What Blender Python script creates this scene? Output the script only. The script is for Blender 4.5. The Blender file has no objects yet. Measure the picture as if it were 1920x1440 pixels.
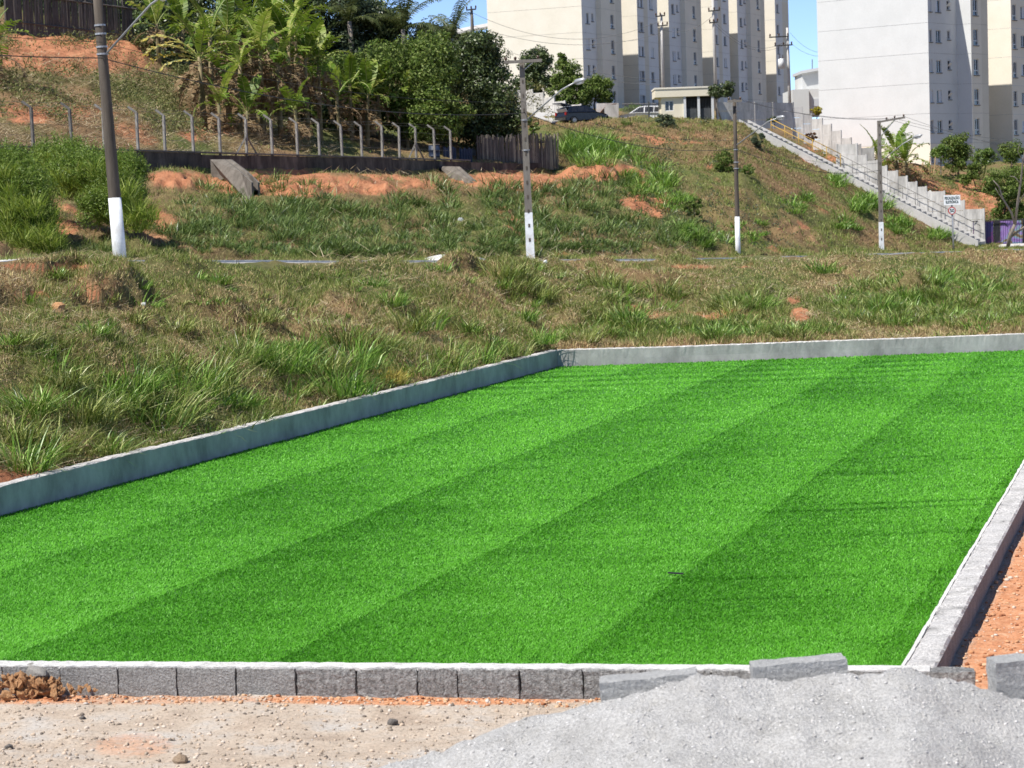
import bpy, bmesh, math, random
import numpy as np
from mathutils import Vector, Matrix, Euler

random.seed(7)
RNG = np.random.default_rng(11)
S = bpy.context.scene
COL = S.collection

# ------------------------------------------------------------------ camera
EYE = np.array([0.0, 0.0, 3.05])          # the turf lies at z = 0
FPX = 4158.0                              # focal length in pixels of a 1920 wide frame
PITCH = math.radians(4.675)
ROLL = math.radians(2.0)
fwd = np.array([0, math.cos(PITCH), -math.sin(PITCH)])
r0 = np.array([1.0, 0, 0]); u0 = np.array([0, math.sin(PITCH), math.cos(PITCH)])
rgt = math.cos(ROLL) * r0 - math.sin(ROLL) * u0
upv = math.cos(ROLL) * u0 + math.sin(ROLL) * r0
cam_d = bpy.data.cameras.new('camera')
cam_d.sensor_width = 36.0
cam_d.lens = 36.0 * FPX / 1920.0
cam_d.clip_start = 0.1
cam_d.clip_end = 6000
cam = bpy.data.objects.new('camera', cam_d)
COL.objects.link(cam)
mw = Matrix.Identity(4)
for i in range(3):
    mw[i][0], mw[i][1], mw[i][2], mw[i][3] = rgt[i], upv[i], -fwd[i], EYE[i]
cam.matrix_world = mw
cam_d.dof.use_dof = True
cam_d.dof.focus_distance = 26.0
cam_d.dof.aperture_fstop = 7.0
S.camera = cam

# ------------------------------------------------------------------ sky and sun
SUN_EL = math.radians(57.0)
SUN_H = np.array([-0.81, -0.587]) / math.hypot(0.81, 0.587)
world = bpy.data.worlds.new('World')
S.world = world
world.use_nodes = True
wn = world.node_tree
bg = wn.nodes['Background']
sky = wn.nodes.new('ShaderNodeTexSky')
sky.sky_type = 'NISHITA'
sky.sun_disc = False
sky.sun_elevation = SUN_EL
sky.sun_rotation = math.atan2(SUN_H[0], SUN_H[1])
sky.air_density = 0.42
sky.dust_density = 0.1
sky.ozone_density = 2.0
sky.altitude = 700
bg.inputs[1].default_value = 0.12
wn.links.new(sky.outputs[0], bg.inputs[0])
sun_d = bpy.data.lights.new('sun', 'SUN')
sun_d.energy = 4.0
sun_d.angle = math.radians(0.53)
sun_d.color = (1.0, 0.95, 0.87)
sun = bpy.data.objects.new('sun', sun_d)
COL.objects.link(sun)
sv = Vector((SUN_H[0] * math.cos(SUN_EL), SUN_H[1] * math.cos(SUN_EL), math.sin(SUN_EL)))
sun.rotation_euler = sv.to_track_quat('Z', 'Y').to_euler()
sun.location = (-30, -20, 60)

vs = S.view_settings
vs.view_transform = 'Standard'
vs.look = 'None'
vs.exposure = 0.86
vs.gamma = 1.0
S.display_settings.display_device = 'sRGB'
S.cycles.max_bounces = 6
S.cycles.diffuse_bounces = 4
S.cycles.glossy_bounces = 2
S.cycles.transmission_bounces = 3
S.cycles.transparent_max_bounces = 6
S.cycles.use_denoising = True

# ------------------------------------------------------------------ helpers
def yh(u): return 380 - 0.0349 * (u - 960)

def ray(px, py):
    return fwd + rgt * (px - 960) / FPX + upv * (720 - py) / FPX

def at(px, py, d):                         # the point seen at a pixel of the photograph, d metres ahead
    r = ray(px, py)
    return EYE + r * (d / r[1])

def on(px, py, z):
    r = ray(px, py)
    return EYE + r * ((z - EYE[2]) / r[2])

def project(P):
    P = np.asarray(P, float) - EYE
    w = P @ fwd
    return np.stack([960 + FPX * (P @ rgt) / w, 720 - FPX * (P @ upv) / w], -1)

def vnoise(x, y, seed=0):
    x = np.asarray(x, float); y = np.asarray(y, float)
    xi = np.floor(x).astype(np.int64); yi = np.floor(y).astype(np.int64)
    fx = x - xi; fy = y - yi
    fx = fx * fx * (3 - 2 * fx); fy = fy * fy * (3 - 2 * fy)
    def h(a, b):
        n = (a * 374761393 + b * 668265263 + seed * 974634777) & 0xFFFFFFFF
        n = ((n ^ (n >> 13)) * 1274126177) & 0xFFFFFFFF
        return ((n ^ (n >> 16)) & 0xFFFF) / 65535.0
    return (h(xi, yi) * (1 - fx) + h(xi + 1, yi) * fx) * (1 - fy) + (h(xi, yi + 1) * (1 - fx) + h(xi + 1, yi + 1) * fx) * fy

def fbm(x, y, seed=0, n=3):
    s = 0; a = 0.5
    for k in range(n):
        s = s + a * vnoise(np.asarray(x) * 2 ** k, np.asarray(y) * 2 ** k, seed + k * 13); a *= 0.5
    return s / (1 - 0.5 ** n)

def np_mesh(name, V, F, mats=(), smooth=False):
    V = np.ascontiguousarray(V, dtype=np.float32); F = np.ascontiguousarray(F, dtype=np.int32)
    k = F.shape[1]
    me = bpy.data.meshes.new(name)
    me.vertices.add(len(V)); me.vertices.foreach_set('co', V.ravel())
    me.loops.add(F.size); me.loops.foreach_set('vertex_index', F.ravel())
    me.polygons.add(len(F))
    me.polygons.foreach_set('loop_start', np.arange(0, F.size, k, dtype=np.int32))
    me.polygons.foreach_set('loop_total', np.full(len(F), k, dtype=np.int32))
    if smooth: me.polygons.foreach_set('use_smooth', np.ones(len(F), dtype=bool))
    me.update(calc_edges=True)
    for m in mats: me.materials.append(m)
    return me

def attr(me, name, vals):
    a = me.attributes.new(name, 'FLOAT', 'POINT')
    a.data.foreach_set('value', np.ascontiguousarray(vals, dtype=np.float32))

def tag(o, label=None, cat=None, group=None, kind=None):
    if label: o['label'] = label
    if cat: o['category'] = cat
    if group: o['group'] = group
    if kind: o['kind'] = kind
    return o

def link(name, me, parent=None, loc=None):
    o = bpy.data.objects.new(name, me)
    COL.objects.link(o)
    if parent is not None: o.parent = parent
    if loc is not None: o.location = Vector([float(v) for v in loc])
    return o

def thing(name, label, cat, loc=(0, 0, 0), group=None, rz=0.0):
    o = bpy.data.objects.new(name, None)
    o.empty_display_size = 0.3
    COL.objects.link(o)
    o.location = Vector([float(v) for v in loc]); o.rotation_euler = (0, 0, rz)
    return tag(o, label, cat, group)

class MB:
    """collects boxes, tubes and polygons; build() links them as one mesh"""
    def __init__(s): s.V = []; s.F = []; s.M = []
    def add(s, V, F, m=0):
        b = len(s.V)
        s.V += [tuple(float(c) for c in v) for v in V]
        s.F += [tuple(int(i) + b for i in f) for f in F]
        s.M += [m] * len(F)
        return s
    def box(s, c, size, ax=None, m=0):
        """box about c; ax = (x, y, z) axes"""
        X, Y, Z = ax if ax is not None else ((1, 0, 0), (0, 1, 0), (0, 0, 1))
        X, Y, Z = (np.array(a, float) for a in (X, Y, Z)); c = np.array(c, float)
        hx, hy, hz = (q / 2 for q in size)
        V = [c + X * hx * i + Y * hy * j + Z * hz * k for k in (-1, 1) for j in (-1, 1) for i in (-1, 1)]
        return s.add(V, [(0, 2, 3, 1), (4, 5, 7, 6), (0, 1, 5, 4), (1, 3, 7, 5), (3, 2, 6, 7), (2, 0, 4, 6)], m)
    def tube(s, pts, rad, n=8, m=0, cap=True):
        pts = [np.array(p, float) for p in pts]
        if not hasattr(rad, '__len__'): rad = [rad] * len(pts)
        V = []; F = []
        up = np.array([0, 0, 1.0])
        for i, p in enumerate(pts):
            d = pts[min(i + 1, len(pts) - 1)] - pts[max(i - 1, 0)]
            d = d / (np.linalg.norm(d) + 1e-9)
            a = np.cross(d, up if abs(d[2]) < 0.95 else np.array([1.0, 0, 0])); a /= np.linalg.norm(a) + 1e-9
            b = np.cross(d, a)
            for k in range(n):
                t = 2 * math.pi * k / n
                V.append(p + (a * math.cos(t) + b * math.sin(t)) * rad[i])
        for i in range(len(pts) - 1):
            for k in range(n):
                k2 = (k + 1) % n
                F.append((i * n + k, i * n + k2, (i + 1) * n + k2, (i + 1) * n + k))
        if cap:
            F.append(tuple(range(n))[::-1]); F.append(tuple((len(pts) - 1) * n + k for k in range(n)))
        return s.add(V, F, m)
    def prism(s, poly, off, m=0):
        """polygon (3D points) extruded by the vector off"""
        n = len(poly); off = np.array(off, float)
        V = [np.array(p, float) for p in poly] + [np.array(p, float) + off for p in poly]
        F = [tuple(range(n))[::-1], tuple(range(n, 2 * n))] + [(i, (i + 1) % n, (i + 1) % n + n, i + n) for i in range(n)]
        return s.add(V, F, m)
    def mesh(s, name, mats, smooth=False, origin=None):
        V = s.V if origin is None else [(v[0] - origin[0], v[1] - origin[1], v[2] - origin[2]) for v in s.V]
        me = bpy.data.meshes.new(name)
        me.from_pydata(V, [], s.F)
        if not isinstance(mats, (list, tuple)): mats = [mats]
        for q in mats: me.materials.append(q)
        if len(mats) > 1: me.polygons.foreach_set('material_index', s.M)
        if smooth: me.polygons.foreach_set('use_smooth', [True] * len(s.F))
        bm = bmesh.new(); bm.from_mesh(me); bmesh.ops.recalc_face_normals(bm, faces=bm.faces); bm.to_mesh(me); bm.free()
        return me
    def build(s, name, mats, parent=None, smooth=False):
        org = tuple(parent_world(parent)) if parent is not None else None
        return link(name, s.mesh(name, mats, smooth, org), parent)

def parent_world(p):
    v = Vector((0, 0, 0))
    while p is not None:
        v = v + p.location; p = p.parent
    return v

def bevel(o, w=0.01, seg=1):
    m = o.modifiers.new('bevel', 'BEVEL'); m.width = w; m.segments = seg; m.limit_method = 'ANGLE'
    return o

def copy_tree(o, parent=None):
    c = o.copy(); COL.objects.link(c); c.parent = parent
    for ch in list(o.children): copy_tree(ch, c)
    return c

# ------------------------------------------------------------------ materials
def _ramp(nt, cols, pos=None):
    r = nt.nodes.new('ShaderNodeValToRGB'); e = r.color_ramp.elements
    n = len(cols); pos = pos or [i / max(1, n - 1) for i in range(n)]
    while len(e) < n: e.new(0.5)
    for i in range(n):
        e[i].position = pos[i]; e[i].color = (*cols[i], 1)
    return r

def _noise(nt, co, scale, detail=5, rough=0.6):
    n = nt.nodes.new('ShaderNodeTexNoise')
    n.inputs['Scale'].default_value = scale; n.inputs['Detail'].default_value = detail; n.inputs['Roughness'].default_value = rough
    nt.links.new(co, n.inputs['Vector'])
    return n

def _mix(nt, fac, a, b, mode='MIX'):
    m = nt.nodes.new('ShaderNodeMix'); m.data_type = 'RGBA'; m.blend_type = mode
    for sock, v in ((m.inputs[0], fac), (m.inputs[6], a), (m.inputs[7], b)):
        if hasattr(v, 'links'): nt.links.new(v, sock)
        else: sock.default_value = v if not isinstance(v, tuple) else (*v, 1) if len(v) == 3 else v
    return m.outputs[2]

def new_mat(name):
    m = bpy.data.materials.new(name); m.use_nodes = True
    nt = m.node_tree
    return m, nt, nt.nodes['Principled BSDF']

def M(name, cols, scale=4.0, rough=0.85, bump=0.0, bscale=30.0, fine=0.25, fscale=None, spec=0.25, metal=0.0, pos=None, stretch=None, dist=0.02):
    m, nt, b = new_mat(name)
    tc = nt.nodes.new('ShaderNodeTexCoord')
    co = tc.outputs['Object']
    if stretch:
        mp = nt.nodes.new('ShaderNodeMapping'); mp.inputs['Scale'].default_value = stretch
        nt.links.new(co, mp.inputs['Vector']); co = mp.outputs[0]
    n1 = _noise(nt, co, scale)
    r = _ramp(nt, cols, pos or ([0.32 + 0.36 * i / max(1, len(cols) - 1) for i in range(len(cols))]))
    nt.links.new(n1.outputs['Fac'], r.inputs[0])
    col = r.outputs[0]
    if fine:
        n2 = _noise(nt, co, fscale or bscale, 4, 0.7)
        r2 = _ramp(nt, [(1 - fine,) * 3, (1 + fine * 0.6,) * 3], [0.3, 0.7])
        nt.links.new(n2.outputs['Fac'], r2.inputs[0])
        col = _mix(nt, 1.0, col, r2.outputs[0], 'MULTIPLY')
    nt.links.new(col, b.inputs['Base Color'])
    b.inputs['Roughness'].default_value = rough
    b.inputs['Specular IOR Level'].default_value = spec
    b.inputs['Metallic'].default_value = metal
    if bump:
        n3 = _noise(nt, co, bscale, 6, 0.7)
        bp = nt.nodes.new('ShaderNodeBump'); bp.inputs['Strength'].default_value = bump; bp.inputs['Distance'].default_value = dist
        nt.links.new(n3.outputs['Fac'], bp.inputs['Height']); nt.links.new(bp.outputs[0], b.inputs['Normal'])
    return m

def LEAF(name, cols, trans=0.3, rough=0.5, spec=0.3, pos=None, per_object=0.0):
    m, nt, b = new_mat(name)
    g = nt.nodes.new('ShaderNodeNewGeometry')
    r = _ramp(nt, cols, pos)
    if per_object:
        oi = nt.nodes.new('ShaderNodeObjectInfo'); mxr = nt.nodes.new('ShaderNodeMix'); mxr.inputs[0].default_value = per_object
        nt.links.new(g.outputs['Random Per Island'], mxr.inputs[2]); nt.links.new(oi.outputs['Random'], mxr.inputs[3]); nt.links.new(mxr.outputs[0], r.inputs[0])
    else: nt.links.new(g.outputs['Random Per Island'], r.inputs[0])
    nt.links.new(r.outputs[0], b.inputs['Base Color'])
    b.inputs['Roughness'].default_value = rough; b.inputs['Specular IOR Level'].default_value = spec
    if trans:
        t = nt.nodes.new('ShaderNodeBsdfTranslucent'); mx = nt.nodes.new('ShaderNodeMixShader')
        hs = nt.nodes.new('ShaderNodeHueSaturation'); hs.inputs['Value'].default_value = 1.25; hs.inputs['Hue'].default_value = 0.485
        nt.links.new(r.outputs[0], hs.inputs['Color']); nt.links.new(hs.outputs[0], t.inputs[0])
        mx.inputs[0].default_value = trans
        nt.links.new(b.outputs[0], mx.inputs[1]); nt.links.new(t.outputs[0], mx.inputs[2])
        nt.links.new(mx.outputs[0], nt.nodes['Material Output'].inputs[0])
    return m
# ------------------------------------------------------------------ terrain (control profiles seen along columns of view)
def xy_dir(a, b): 
    d = (b - a)[:2]; return d / np.linalg.norm(d)

C_BL = on(1046, 688, 0)                    # back left inner corner of the field
C_L = on(0, 968, 0)
C_BRv = on(1920, 657, 0)
F_L = on(0, 1239, 0.14); F_R = on(1697, 1248, 0.14)   # inner top edge of the front wall
R_A = on(1697, 1248, 0.14); R_B = on(1920, 870, 0.14)
def isect(p, d, q, e):
    A = np.array([[d[0], -e[0]], [d[1], -e[1]]]); t = np.linalg.solve(A, (q - p)[:2]); return (p[:2] + d * t[0])
dL = xy_dir(C_L, C_BL); dB = xy_dir(C_BL, C_BRv); dF = xy_dir(F_L, F_R); dR = xy_dir(R_A, R_B)
BL = C_BL[:2]; FR = F_R[:2]
FL = isect(C_L, dL, F_L, dF); BR = isect(R_A, dR, C_BL, dB)
nL = np.array([-dL[1], dL[0]])             # outward normals
nB = np.array([-dB[1], dB[0]]); nF = np.array([dF[1], -dF[0]]); nR = np.array([dR[1], -dR[0]])
TH = 0.15

U_C = np.array([-900, 0, 250, 500, 750, 1000, 1100, 1250, 1400, 1600, 1800, 1920, 2700.])
PROF = [  # (pixel row, metres ahead) for s1 .. s10
 [(740,24),(492,28),(499,39),(496,48),(488,50),(400,60),(300,70),(275,71),(60,100),(-20,140)],
 [(700,26.5),(491,32),(497,45.5),(493,56),(486,58.5),(400,70),(306,84.3),(279,85.2),(62,118),(-10,150)],
 [(670,30),(489,36),(496,50.5),(491,61.5),(485,64),(405,76),(324,90),(293,91),(80,122),(-10,155)],
 [(650,33.5),(490,40),(497,56),(491,68.5),(484,71),(405,85),(326,104.5),(299,105.6),(150,136),(60,170)],
 [(615,38.5),(489,44),(496,62),(490,76),(484,79),(400,95),(330,119),(304,120.3),(190,155),(120,190)],
 [(590,43),(488,49),(495,69),(489,86),(484,90),(395,108),(325,131.5),(308,133),(222,165),(195,240)],
 [(578,45.5),(487,51),(493,73),(488,91),(482,95),(385,113),(312,135),(275,142),(229,157),(206,243)],
 [(568,47),(486,54),(492,79),(487,99),(481,103),(390,120),(315,136),(268,146),(227,158),(206,250)],
 [(562,48),(481.5,57),(490,86),(484,108),(478,113),(395,126),(325,138),(275,148),(232,157.5),(206,262)],
 [(555,50),(476.5,60),(485,97),(478,124),(472,130),(430,137),(385,145),(340,154),(312,165),(300,200)],
 [(550,50.5),(471,63),(480,108),(472,140),(465,146),(458,149),(448,151),(405,159),(335,176),(312,206)],
 [(548,51),(468,65),(476,115),(468,146),(462,152),(459,156),(452,160),(400,166),(335,182),(305,212)],
 [(540,51),(450,65),(452,115),(444,146),(438,152),(434,156),(428,160),(370,166),(300,182),(270,212)]]
US = np.concatenate([np.arange(-900, -60, 20), np.arange(-60, 1981, 5), np.arange(2000, 2701, 20)]).astype(float)
NU = len(US)
# depth of the far side of the kerb walls along each column
def wall_depth(u):
    k = (u - 960) / FPX
    oL = BL + nL * (TH + 0.02); oB = BL + nB * (TH + 0.02)
    y1 = (oL[1] * dL[0] / dL[1] - oL[0]) / (dL[0] / dL[1] - k)     # ray x = k y against the left wall
    y2 = (oB[1] - oB[0] * dB[1] / dB[0]) / (1 - k * dB[1] / dB[0])
    return y1 if y1 < y2 and y1 > 5 else y2
SEG = [3, 56, 50, 6, 8, 8, 44, 44, 8, 44, 30, 6, 3]
ctlD = np.zeros((NU, 14)); ctlZ = np.zeros((NU, 14))
wd = np.array([max(9.0, wall_depth(u)) for u in US])
ctlD[:, 0] = wd - 0.02; ctlZ[:, 0] = -0.25
ctlD[:, 1] = wd + 0.03; ctlZ[:, 1] = 0.24
for j in range(10):
    dd = np.array([p[j][1] for p in PROF]); yy = np.array([p[j][0] for p in PROF])
    zz = EYE[2] + (yh(U_C) - yy) * dd / FPX
    ctlD[:, 2 + j] = 1 / np.interp(US, U_C, 1 / dd)
    ctlZ[:, 2 + j] = np.interp(US, U_C, zz)
# the retaining wall under the fence is one straight line
RW0 = np.array([(15 - 960) / FPX * 85.0, 85.0]); RW1 = np.array([(1043 - 960) / FPX * 133.0, 133.0])
dW = (RW1 - RW0) / np.linalg.norm(RW1 - RW0); nW = np.array([dW[1], -dW[0]])   # towards the road
kk = (US - 960) / FPX
rwd = (RW0[1] * dW[0] / dW[1] - RW0[0]) / (dW[0] / dW[1] - kk)
wl = US <= 1046
ctlD[wl, 8] = rwd[wl] - 0.9; ctlD[wl, 9] = rwd[wl] + 0.5
def smooth_u(a, n):
    k = np.hanning(2 * n + 1); k /= k.sum()
    return np.convolve(np.pad(a, n, mode='edge'), k, mode='valid')
for j in list(range(2, 8)) + [10, 11]:
    ctlD[:, j] = smooth_u(ctlD[:, j], 14); ctlZ[:, j] = smooth_u(ctlZ[:, j], 14)
ctlD[:, 2] = np.maximum(ctlD[:, 2], ctlD[:, 1] + 4)
ctlD[:, 12] = 420; ctlZ[:, 12] = ctlZ[:, 11] + 1.0
ctlD[:, 13] = 2500; ctlZ[:, 13] = ctlZ[:, 11] + 2.0
rows = [0]
for n in SEG: rows.append(rows[-1] + n)
NR = rows[-1] + 1
GD = np.zeros((NR, NU)); GZ = np.zeros((NR, NU)); GS = np.zeros(NR)
for j, n in enumerate(SEG):
    for i in range(n + 1):
        t = i / n; r = rows[j] + i
        GS[r] = j + t - 1                    # -1 .. 12
        GD[r] = ctlD[:, j] * (1 - t) + ctlD[:, j + 1] * t
        GZ[r] = ctlZ[:, j] * (1 - t) + ctlZ[:, j + 1] * t
# round the breaks of slope on the grassed parts
def smooth_rows(a, lo, hi, n):
    k = np.hanning(2 * n + 3)[1:-1]; k /= k.sum()
    b = a.copy()
    for r in range(lo + n, hi - n): b[r] = (a[r - n:r + n + 1] * k[:, None]).sum(0)
    return b
GZ = smooth_rows(GZ, rows[1], rows[3], 8)
GZ = smooth_rows(GZ, rows[5], rows[8], 8)
GX = GD * ((US - 960) / FPX)[None, :]
nz = (fbm(GX * 0.55, GD * 0.4, 3, 4) - 0.5)
amp = np.interp(GS, [0, 0.08, 1, 1.9, 2.3, 4, 4.4, 5, 6.8, 7.1, 8, 9, 10, 12], [0, 0.45, 1.0, 0.6, 0.05, 0.05, 0.4, 1.1, 0.9, 0.3, 0.6, 0.9, 0.5, 0.5])
GZ = GZ + nz * amp[:, None]
nz2 = (fbm(GX * 2.2, GD * 1.3, 9, 3) - 0.5)
GZ = GZ + nz2 * (amp * 0.5)[:, None]
# mounds of spoil on the bank
GPX = None
def ground(x, y):
    """height of the terrain at x, y"""
    u = 960 + FPX * x / y
    c = int(np.clip(np.searchsorted(US, u), 1, NU - 1)); f = float(np.clip((u - US[c - 1]) / (US[c] - US[c - 1]), 0, 1))
    return float(np.interp(y, GD[:, c - 1], GZ[:, c - 1]) * (1 - f) + np.interp(y, GD[:, c], GZ[:, c]) * f)
GP = np.stack([GX, GD, GZ], -1)
PXY = project(GP.reshape(-1, 3)).reshape(NR, NU, 2)
def blob(px, py, cx, cy, rx, ry, p=2):
    return np.clip(1.25 - (np.abs((px - cx) / rx) ** p + np.abs((py - cy) / ry) ** p), 0, 1)
for (cx, cy, rx, ry, hgt) in [(205, 545, 75, 32, .38), (120, 500, 120, 14, .10), (860, 496, 40, 13, .22), (150, 512, 90, 14, .12), (30, 555, 60, 18, .18), (1390, 545, 60, 14, .12), (1130, 326, 70, 16, .7), (330, 338, 60, 16, .35), (640, 345, 120, 18, .3), (970, 350, 90, 18, .4)]:
    GZ += hgt * blob(PXY[..., 0], PXY[..., 1], cx, cy, rx, ry) * (GS[:, None] > 0.1)
GP = np.stack([GX, GD, GZ], -1)
PXY = project(GP.reshape(-1, 3)).reshape(NR, NU, 2)

# where the red earth is bare, where the grass is green and where it is straw
def masks(px, py, x, y, s):
    n1 = fbm(x * 0.35, y * 0.22, 21, 4); n2 = fbm(x * 1.1, y * 0.6, 33, 3)
    orange = np.zeros_like(px)
    bl = [(560, 345, 280, 26, 1.0), (330, 338, 70, 20, 1.0), (960, 340, 120, 24, 1.0), (1130, 325, 85, 20, .95), (1210, 380, 55, 34, .7),
          (185, 555, 34, 12, .75), (190, 530, 60, 16, .4), (70, 500, 110, 8, .6), (860, 496, 36, 9, .62), (330, 503, 60, 6, .35), (60, 895, 180, 22, 1.0), (1500, 590, 22, 14, .85), (1490, 560, 16, 8, .6),
          (1410, 497, 40, 6, .55), (1300, 500, 60, 5, .45), (60, 552, 50, 9, .4), (950, 565, 40, 20, .2), (1250, 262, 160, 14, .36), (1330, 312, 12, 5, .8), (1215, 360, 36, 26, .55),
          (110, 100, 240, 46, .85), (60, 215, 180, 24, .62), (330, 250, 150, 30, .5), (100, 410, 60, 50, .6), (290, 420, 60, 40, .6), (1560, 285, 80, 30, .7),
          (1820, 375, 90, 40, .8), (1700, 340, 80, 40, .5), (1480, 420, 60, 18, .34), (1540, 390, 50, 14, .3), (160, 1000, 200, 60, .5)]
    for cx, cy, rx, ry, a in bl:
        orange = np.maximum(orange, a * blob(px, py, cx, cy, rx, ry))
    n3 = fbm(x * 0.9, y * 0.45, 44, 4)
    orange = np.clip((orange * 1.15 + (n3 - 0.5) * 1.9 * np.clip(orange * 4, 0, 1) - 0.12), 0, 1)
    orange = np.maximum(orange, np.clip((n1 - 0.75) * 7, 0, 0.7))
    green = np.clip((n1 - 0.36) * 3.0, 0, 1)
    for cx, cy, rx, ry, a in [(1740, 560, 240, 60, 1.0), (1300, 600, 320, 30, .9), (500, 400, 260, 60, .95), (800, 420, 320, 60, .9), (1130, 280, 90, 40, 1.0), (1230, 340, 70, 60, .9),
                              (1250, 430, 200, 45, .6), (330, 760, 400, 110, .7), (700, 640, 300, 70, .6), (300, 490, 300, 12, .6), (1500, 470, 420, 14, .7), (50, 600, 200, 60, .6)]:
        green = np.maximum(green, a * blob(px, py, cx, cy, rx, ry) * np.clip(n2 * 1.9 - 0.25, 0, 1))
    return orange, green * (1 - orange), n1, n2

m_or, m_gr, m_n1, m_n2 = masks(PXY[..., 0], PXY[..., 1], GX, GD, GS[:, None] + 0 * GX)

def terrain_mat():
    m, nt, b = new_mat('earth_and_dry_grass')
    tc = nt.nodes.new('ShaderNodeTexCoord'); co = tc.outputs['Object']
    a1 = nt.nodes.new('ShaderNodeAttribute'); a1.attribute_name = 'bare'
    a2 = nt.nodes.new('ShaderNodeAttribute'); a2.attribute_name = 'green'
    n1 = _noise(nt, co, 1.6, 8, 0.7); n2 = _noise(nt, co, 9.0, 6, 0.75); n3 = _noise(nt, co, 0.5, 5, 0.6)
    dry = _ramp(nt, [(.10, .066, .034), (.26, .18, .095), (.40, .30, .165)], [.3, .5, .7]); nt.links.new(n2.outputs['Fac'], dry.inputs[0])
    brown = _ramp(nt, [(.11, .062, .034), (.22, .125, .07)], [.35, .65]); nt.links.new(n1.outputs['Fac'], brown.inputs[0])
    base = _mix(nt, n3.outputs['Fac'], dry.outputs[0], brown.outputs[0])
    gr = _ramp(nt, [(.04, .055, .018), (.11, .13, .042), (.20, .20, .08)], [.3, .52, .72]); nt.links.new(n2.outputs['Fac'], gr.inputs[0])
    c = _mix(nt, a2.outputs['Fac'], base, gr.outputs[0])
    so = _ramp(nt, [(.21, .088, .048), (.42, .185, .098), (.55, .29, .165)], [.28, .52, .75]); nt.links.new(n1.outputs['Fac'], so.inputs[0])
    f = _noise(nt, co, 3.0, 6, 0.7)
    ms = nt.nodes.new('ShaderNodeMath'); ms.operation = 'MULTIPLY_ADD'; ms.inputs[1].default_value = 0.9; ms.inputs[2].default_value = -0.45
    nt.links.new(f.outputs['Fac'], ms.inputs[0])
    ad = nt.nodes.new('ShaderNodeMath'); ad.operation = 'ADD'; nt.links.new(a1.outputs['Fac'], ad.inputs[0]); nt.links.new(ms.outputs[0], ad.inputs[1])
    st = nt.nodes.new('ShaderNodeMapRange'); st.inputs[1].default_value = 0.3; st.inputs[2].default_value = 0.7
    nt.links.new(ad.outputs[0], st.inputs[0])
    c = _mix(nt, st.outputs[0], c, so.outputs[0])
    nt.links.new(c, b.inputs['Base Color'])
    b.inputs['Roughness'].default_value = 0.95; b.inputs['Specular IOR Level'].default_value = 0.1
    bp = nt.nodes.new('ShaderNodeBump'); bp.inputs['Strength'].default_value = 0.9; bp.inputs['Distance'].default_value = 0.08
    nt.links.new(n2.outputs['Fac'], bp.inputs['Height']); nt.links.new(bp.outputs[0], b.inputs['Normal'])
    return m
M_EARTH = terrain_mat()
M_ASPH = M('worn_dusty_road', [(.30, .29, .275), (.40, .39, .37)], 2, 0.9, 0.4, 60)

def slice_mesh(name, ra, rb, mat):
    P = GP[ra:rb + 1]; n, m = P.shape[:2]
    I = np.arange(n * m).reshape(n, m)
    F = np.stack([I[:-1, :-1], I[:-1, 1:], I[1:, 1:], I[1:, :-1]], -1).reshape(-1, 4)
    me = np_mesh(name, P.reshape(-1, 3), F, [mat], True)
    attr(me, 'bare', m_or[ra:rb + 1].ravel()); attr(me, 'green', m_gr[ra:rb + 1].ravel())
    return tag(link(name, me), kind='structure')
slice_mesh('embankment', 0, rows[4], M_EARTH)
slice_mesh('road', rows[4], rows[5], M_ASPH)
slice_mesh('hillside', rows[5], NR - 1, M_EARTH)

# flat lowland under and around everything, out to the horizon
M_FIELD = M('packed_earth', [(.34, .17, .085), (.42, .29, .19), (.46, .38, .30)], 0.7, 0.95, 0.7, 18, 0.3)
mb = MB()
ring = [(math.cos(2 * math.pi * k / 64), math.sin(2 * math.pi * k / 64)) for k in range(64)]
mb.add([(x * 3000, y * 3000, -6.5) for x, y in ring], [tuple(range(64))])
tag(mb.build('lowland', M_EARTH), kind='structure')

# ground in front of the field and at its right side
def fg_height(x, y):
    # signed distance outside the right wall
    q = np.stack([x, y], -1) - FR
    dr = q @ nR
    z = -0.045 + 0.05 * (fbm(x * 1.3, y * 1.3, 41, 3) - 0.5) + 0.03 * (fbm(x * 6, y * 6, 43, 2) - 0.5)
    front = (np.stack([x, y], -1) - F_L[:2]) @ nF
    z = z + np.clip(dr - 0.5, 0, 6) * 0.01 + 0.10 * np.clip(front - 1.2, 0, 20) * 0.35
    z = z - 0.012 * np.exp(-((front - 0.25) / 0.22) ** 2)
    inside = (front < -0.08) & (dr < 0.1)
    return np.where(inside, -0.35, z)
gx = np.concatenate([np.linspace(-60, -6, 20)[:-1], np.linspace(-6, 8, 260), np.linspace(8, 60, 20)[1:]])
gy = np.concatenate([np.linspace(-40, 4, 14)[:-1], np.linspace(4, 16.5, 260), np.linspace(16.5, 26, 80)[1:], np.linspace(26, 60, 14)[1:]])
XX, YY = np.meshgrid(gx, gy)
ZZ = fg_height(XX, YY)
ux = 960 + FPX * XX / np.maximum(YY, 1)
wdg = np.interp(ux, US, wd)
ZZ = np.where((YY > wdg - 0.1) & (YY > 6), -0.6, ZZ)
I = np.arange(XX.size).reshape(XX.shape)
F = np.stack([I[:-1, :-1], I[:-1, 1:], I[1:, 1:], I[1:, :-1]], -1).reshape(-1, 4)
FGP = np.stack([XX, YY, ZZ], -1).reshape(-1, 3)
me = np_mesh('ground', FGP, F, [], True)
fp = project(np.where(FGP[:, 1:2] > 3, FGP, [0, 3, 0]))
redness = np.clip((((FGP[:, :2] - FR) @ nR) - 0.1) * 4, 0, 1)
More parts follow.
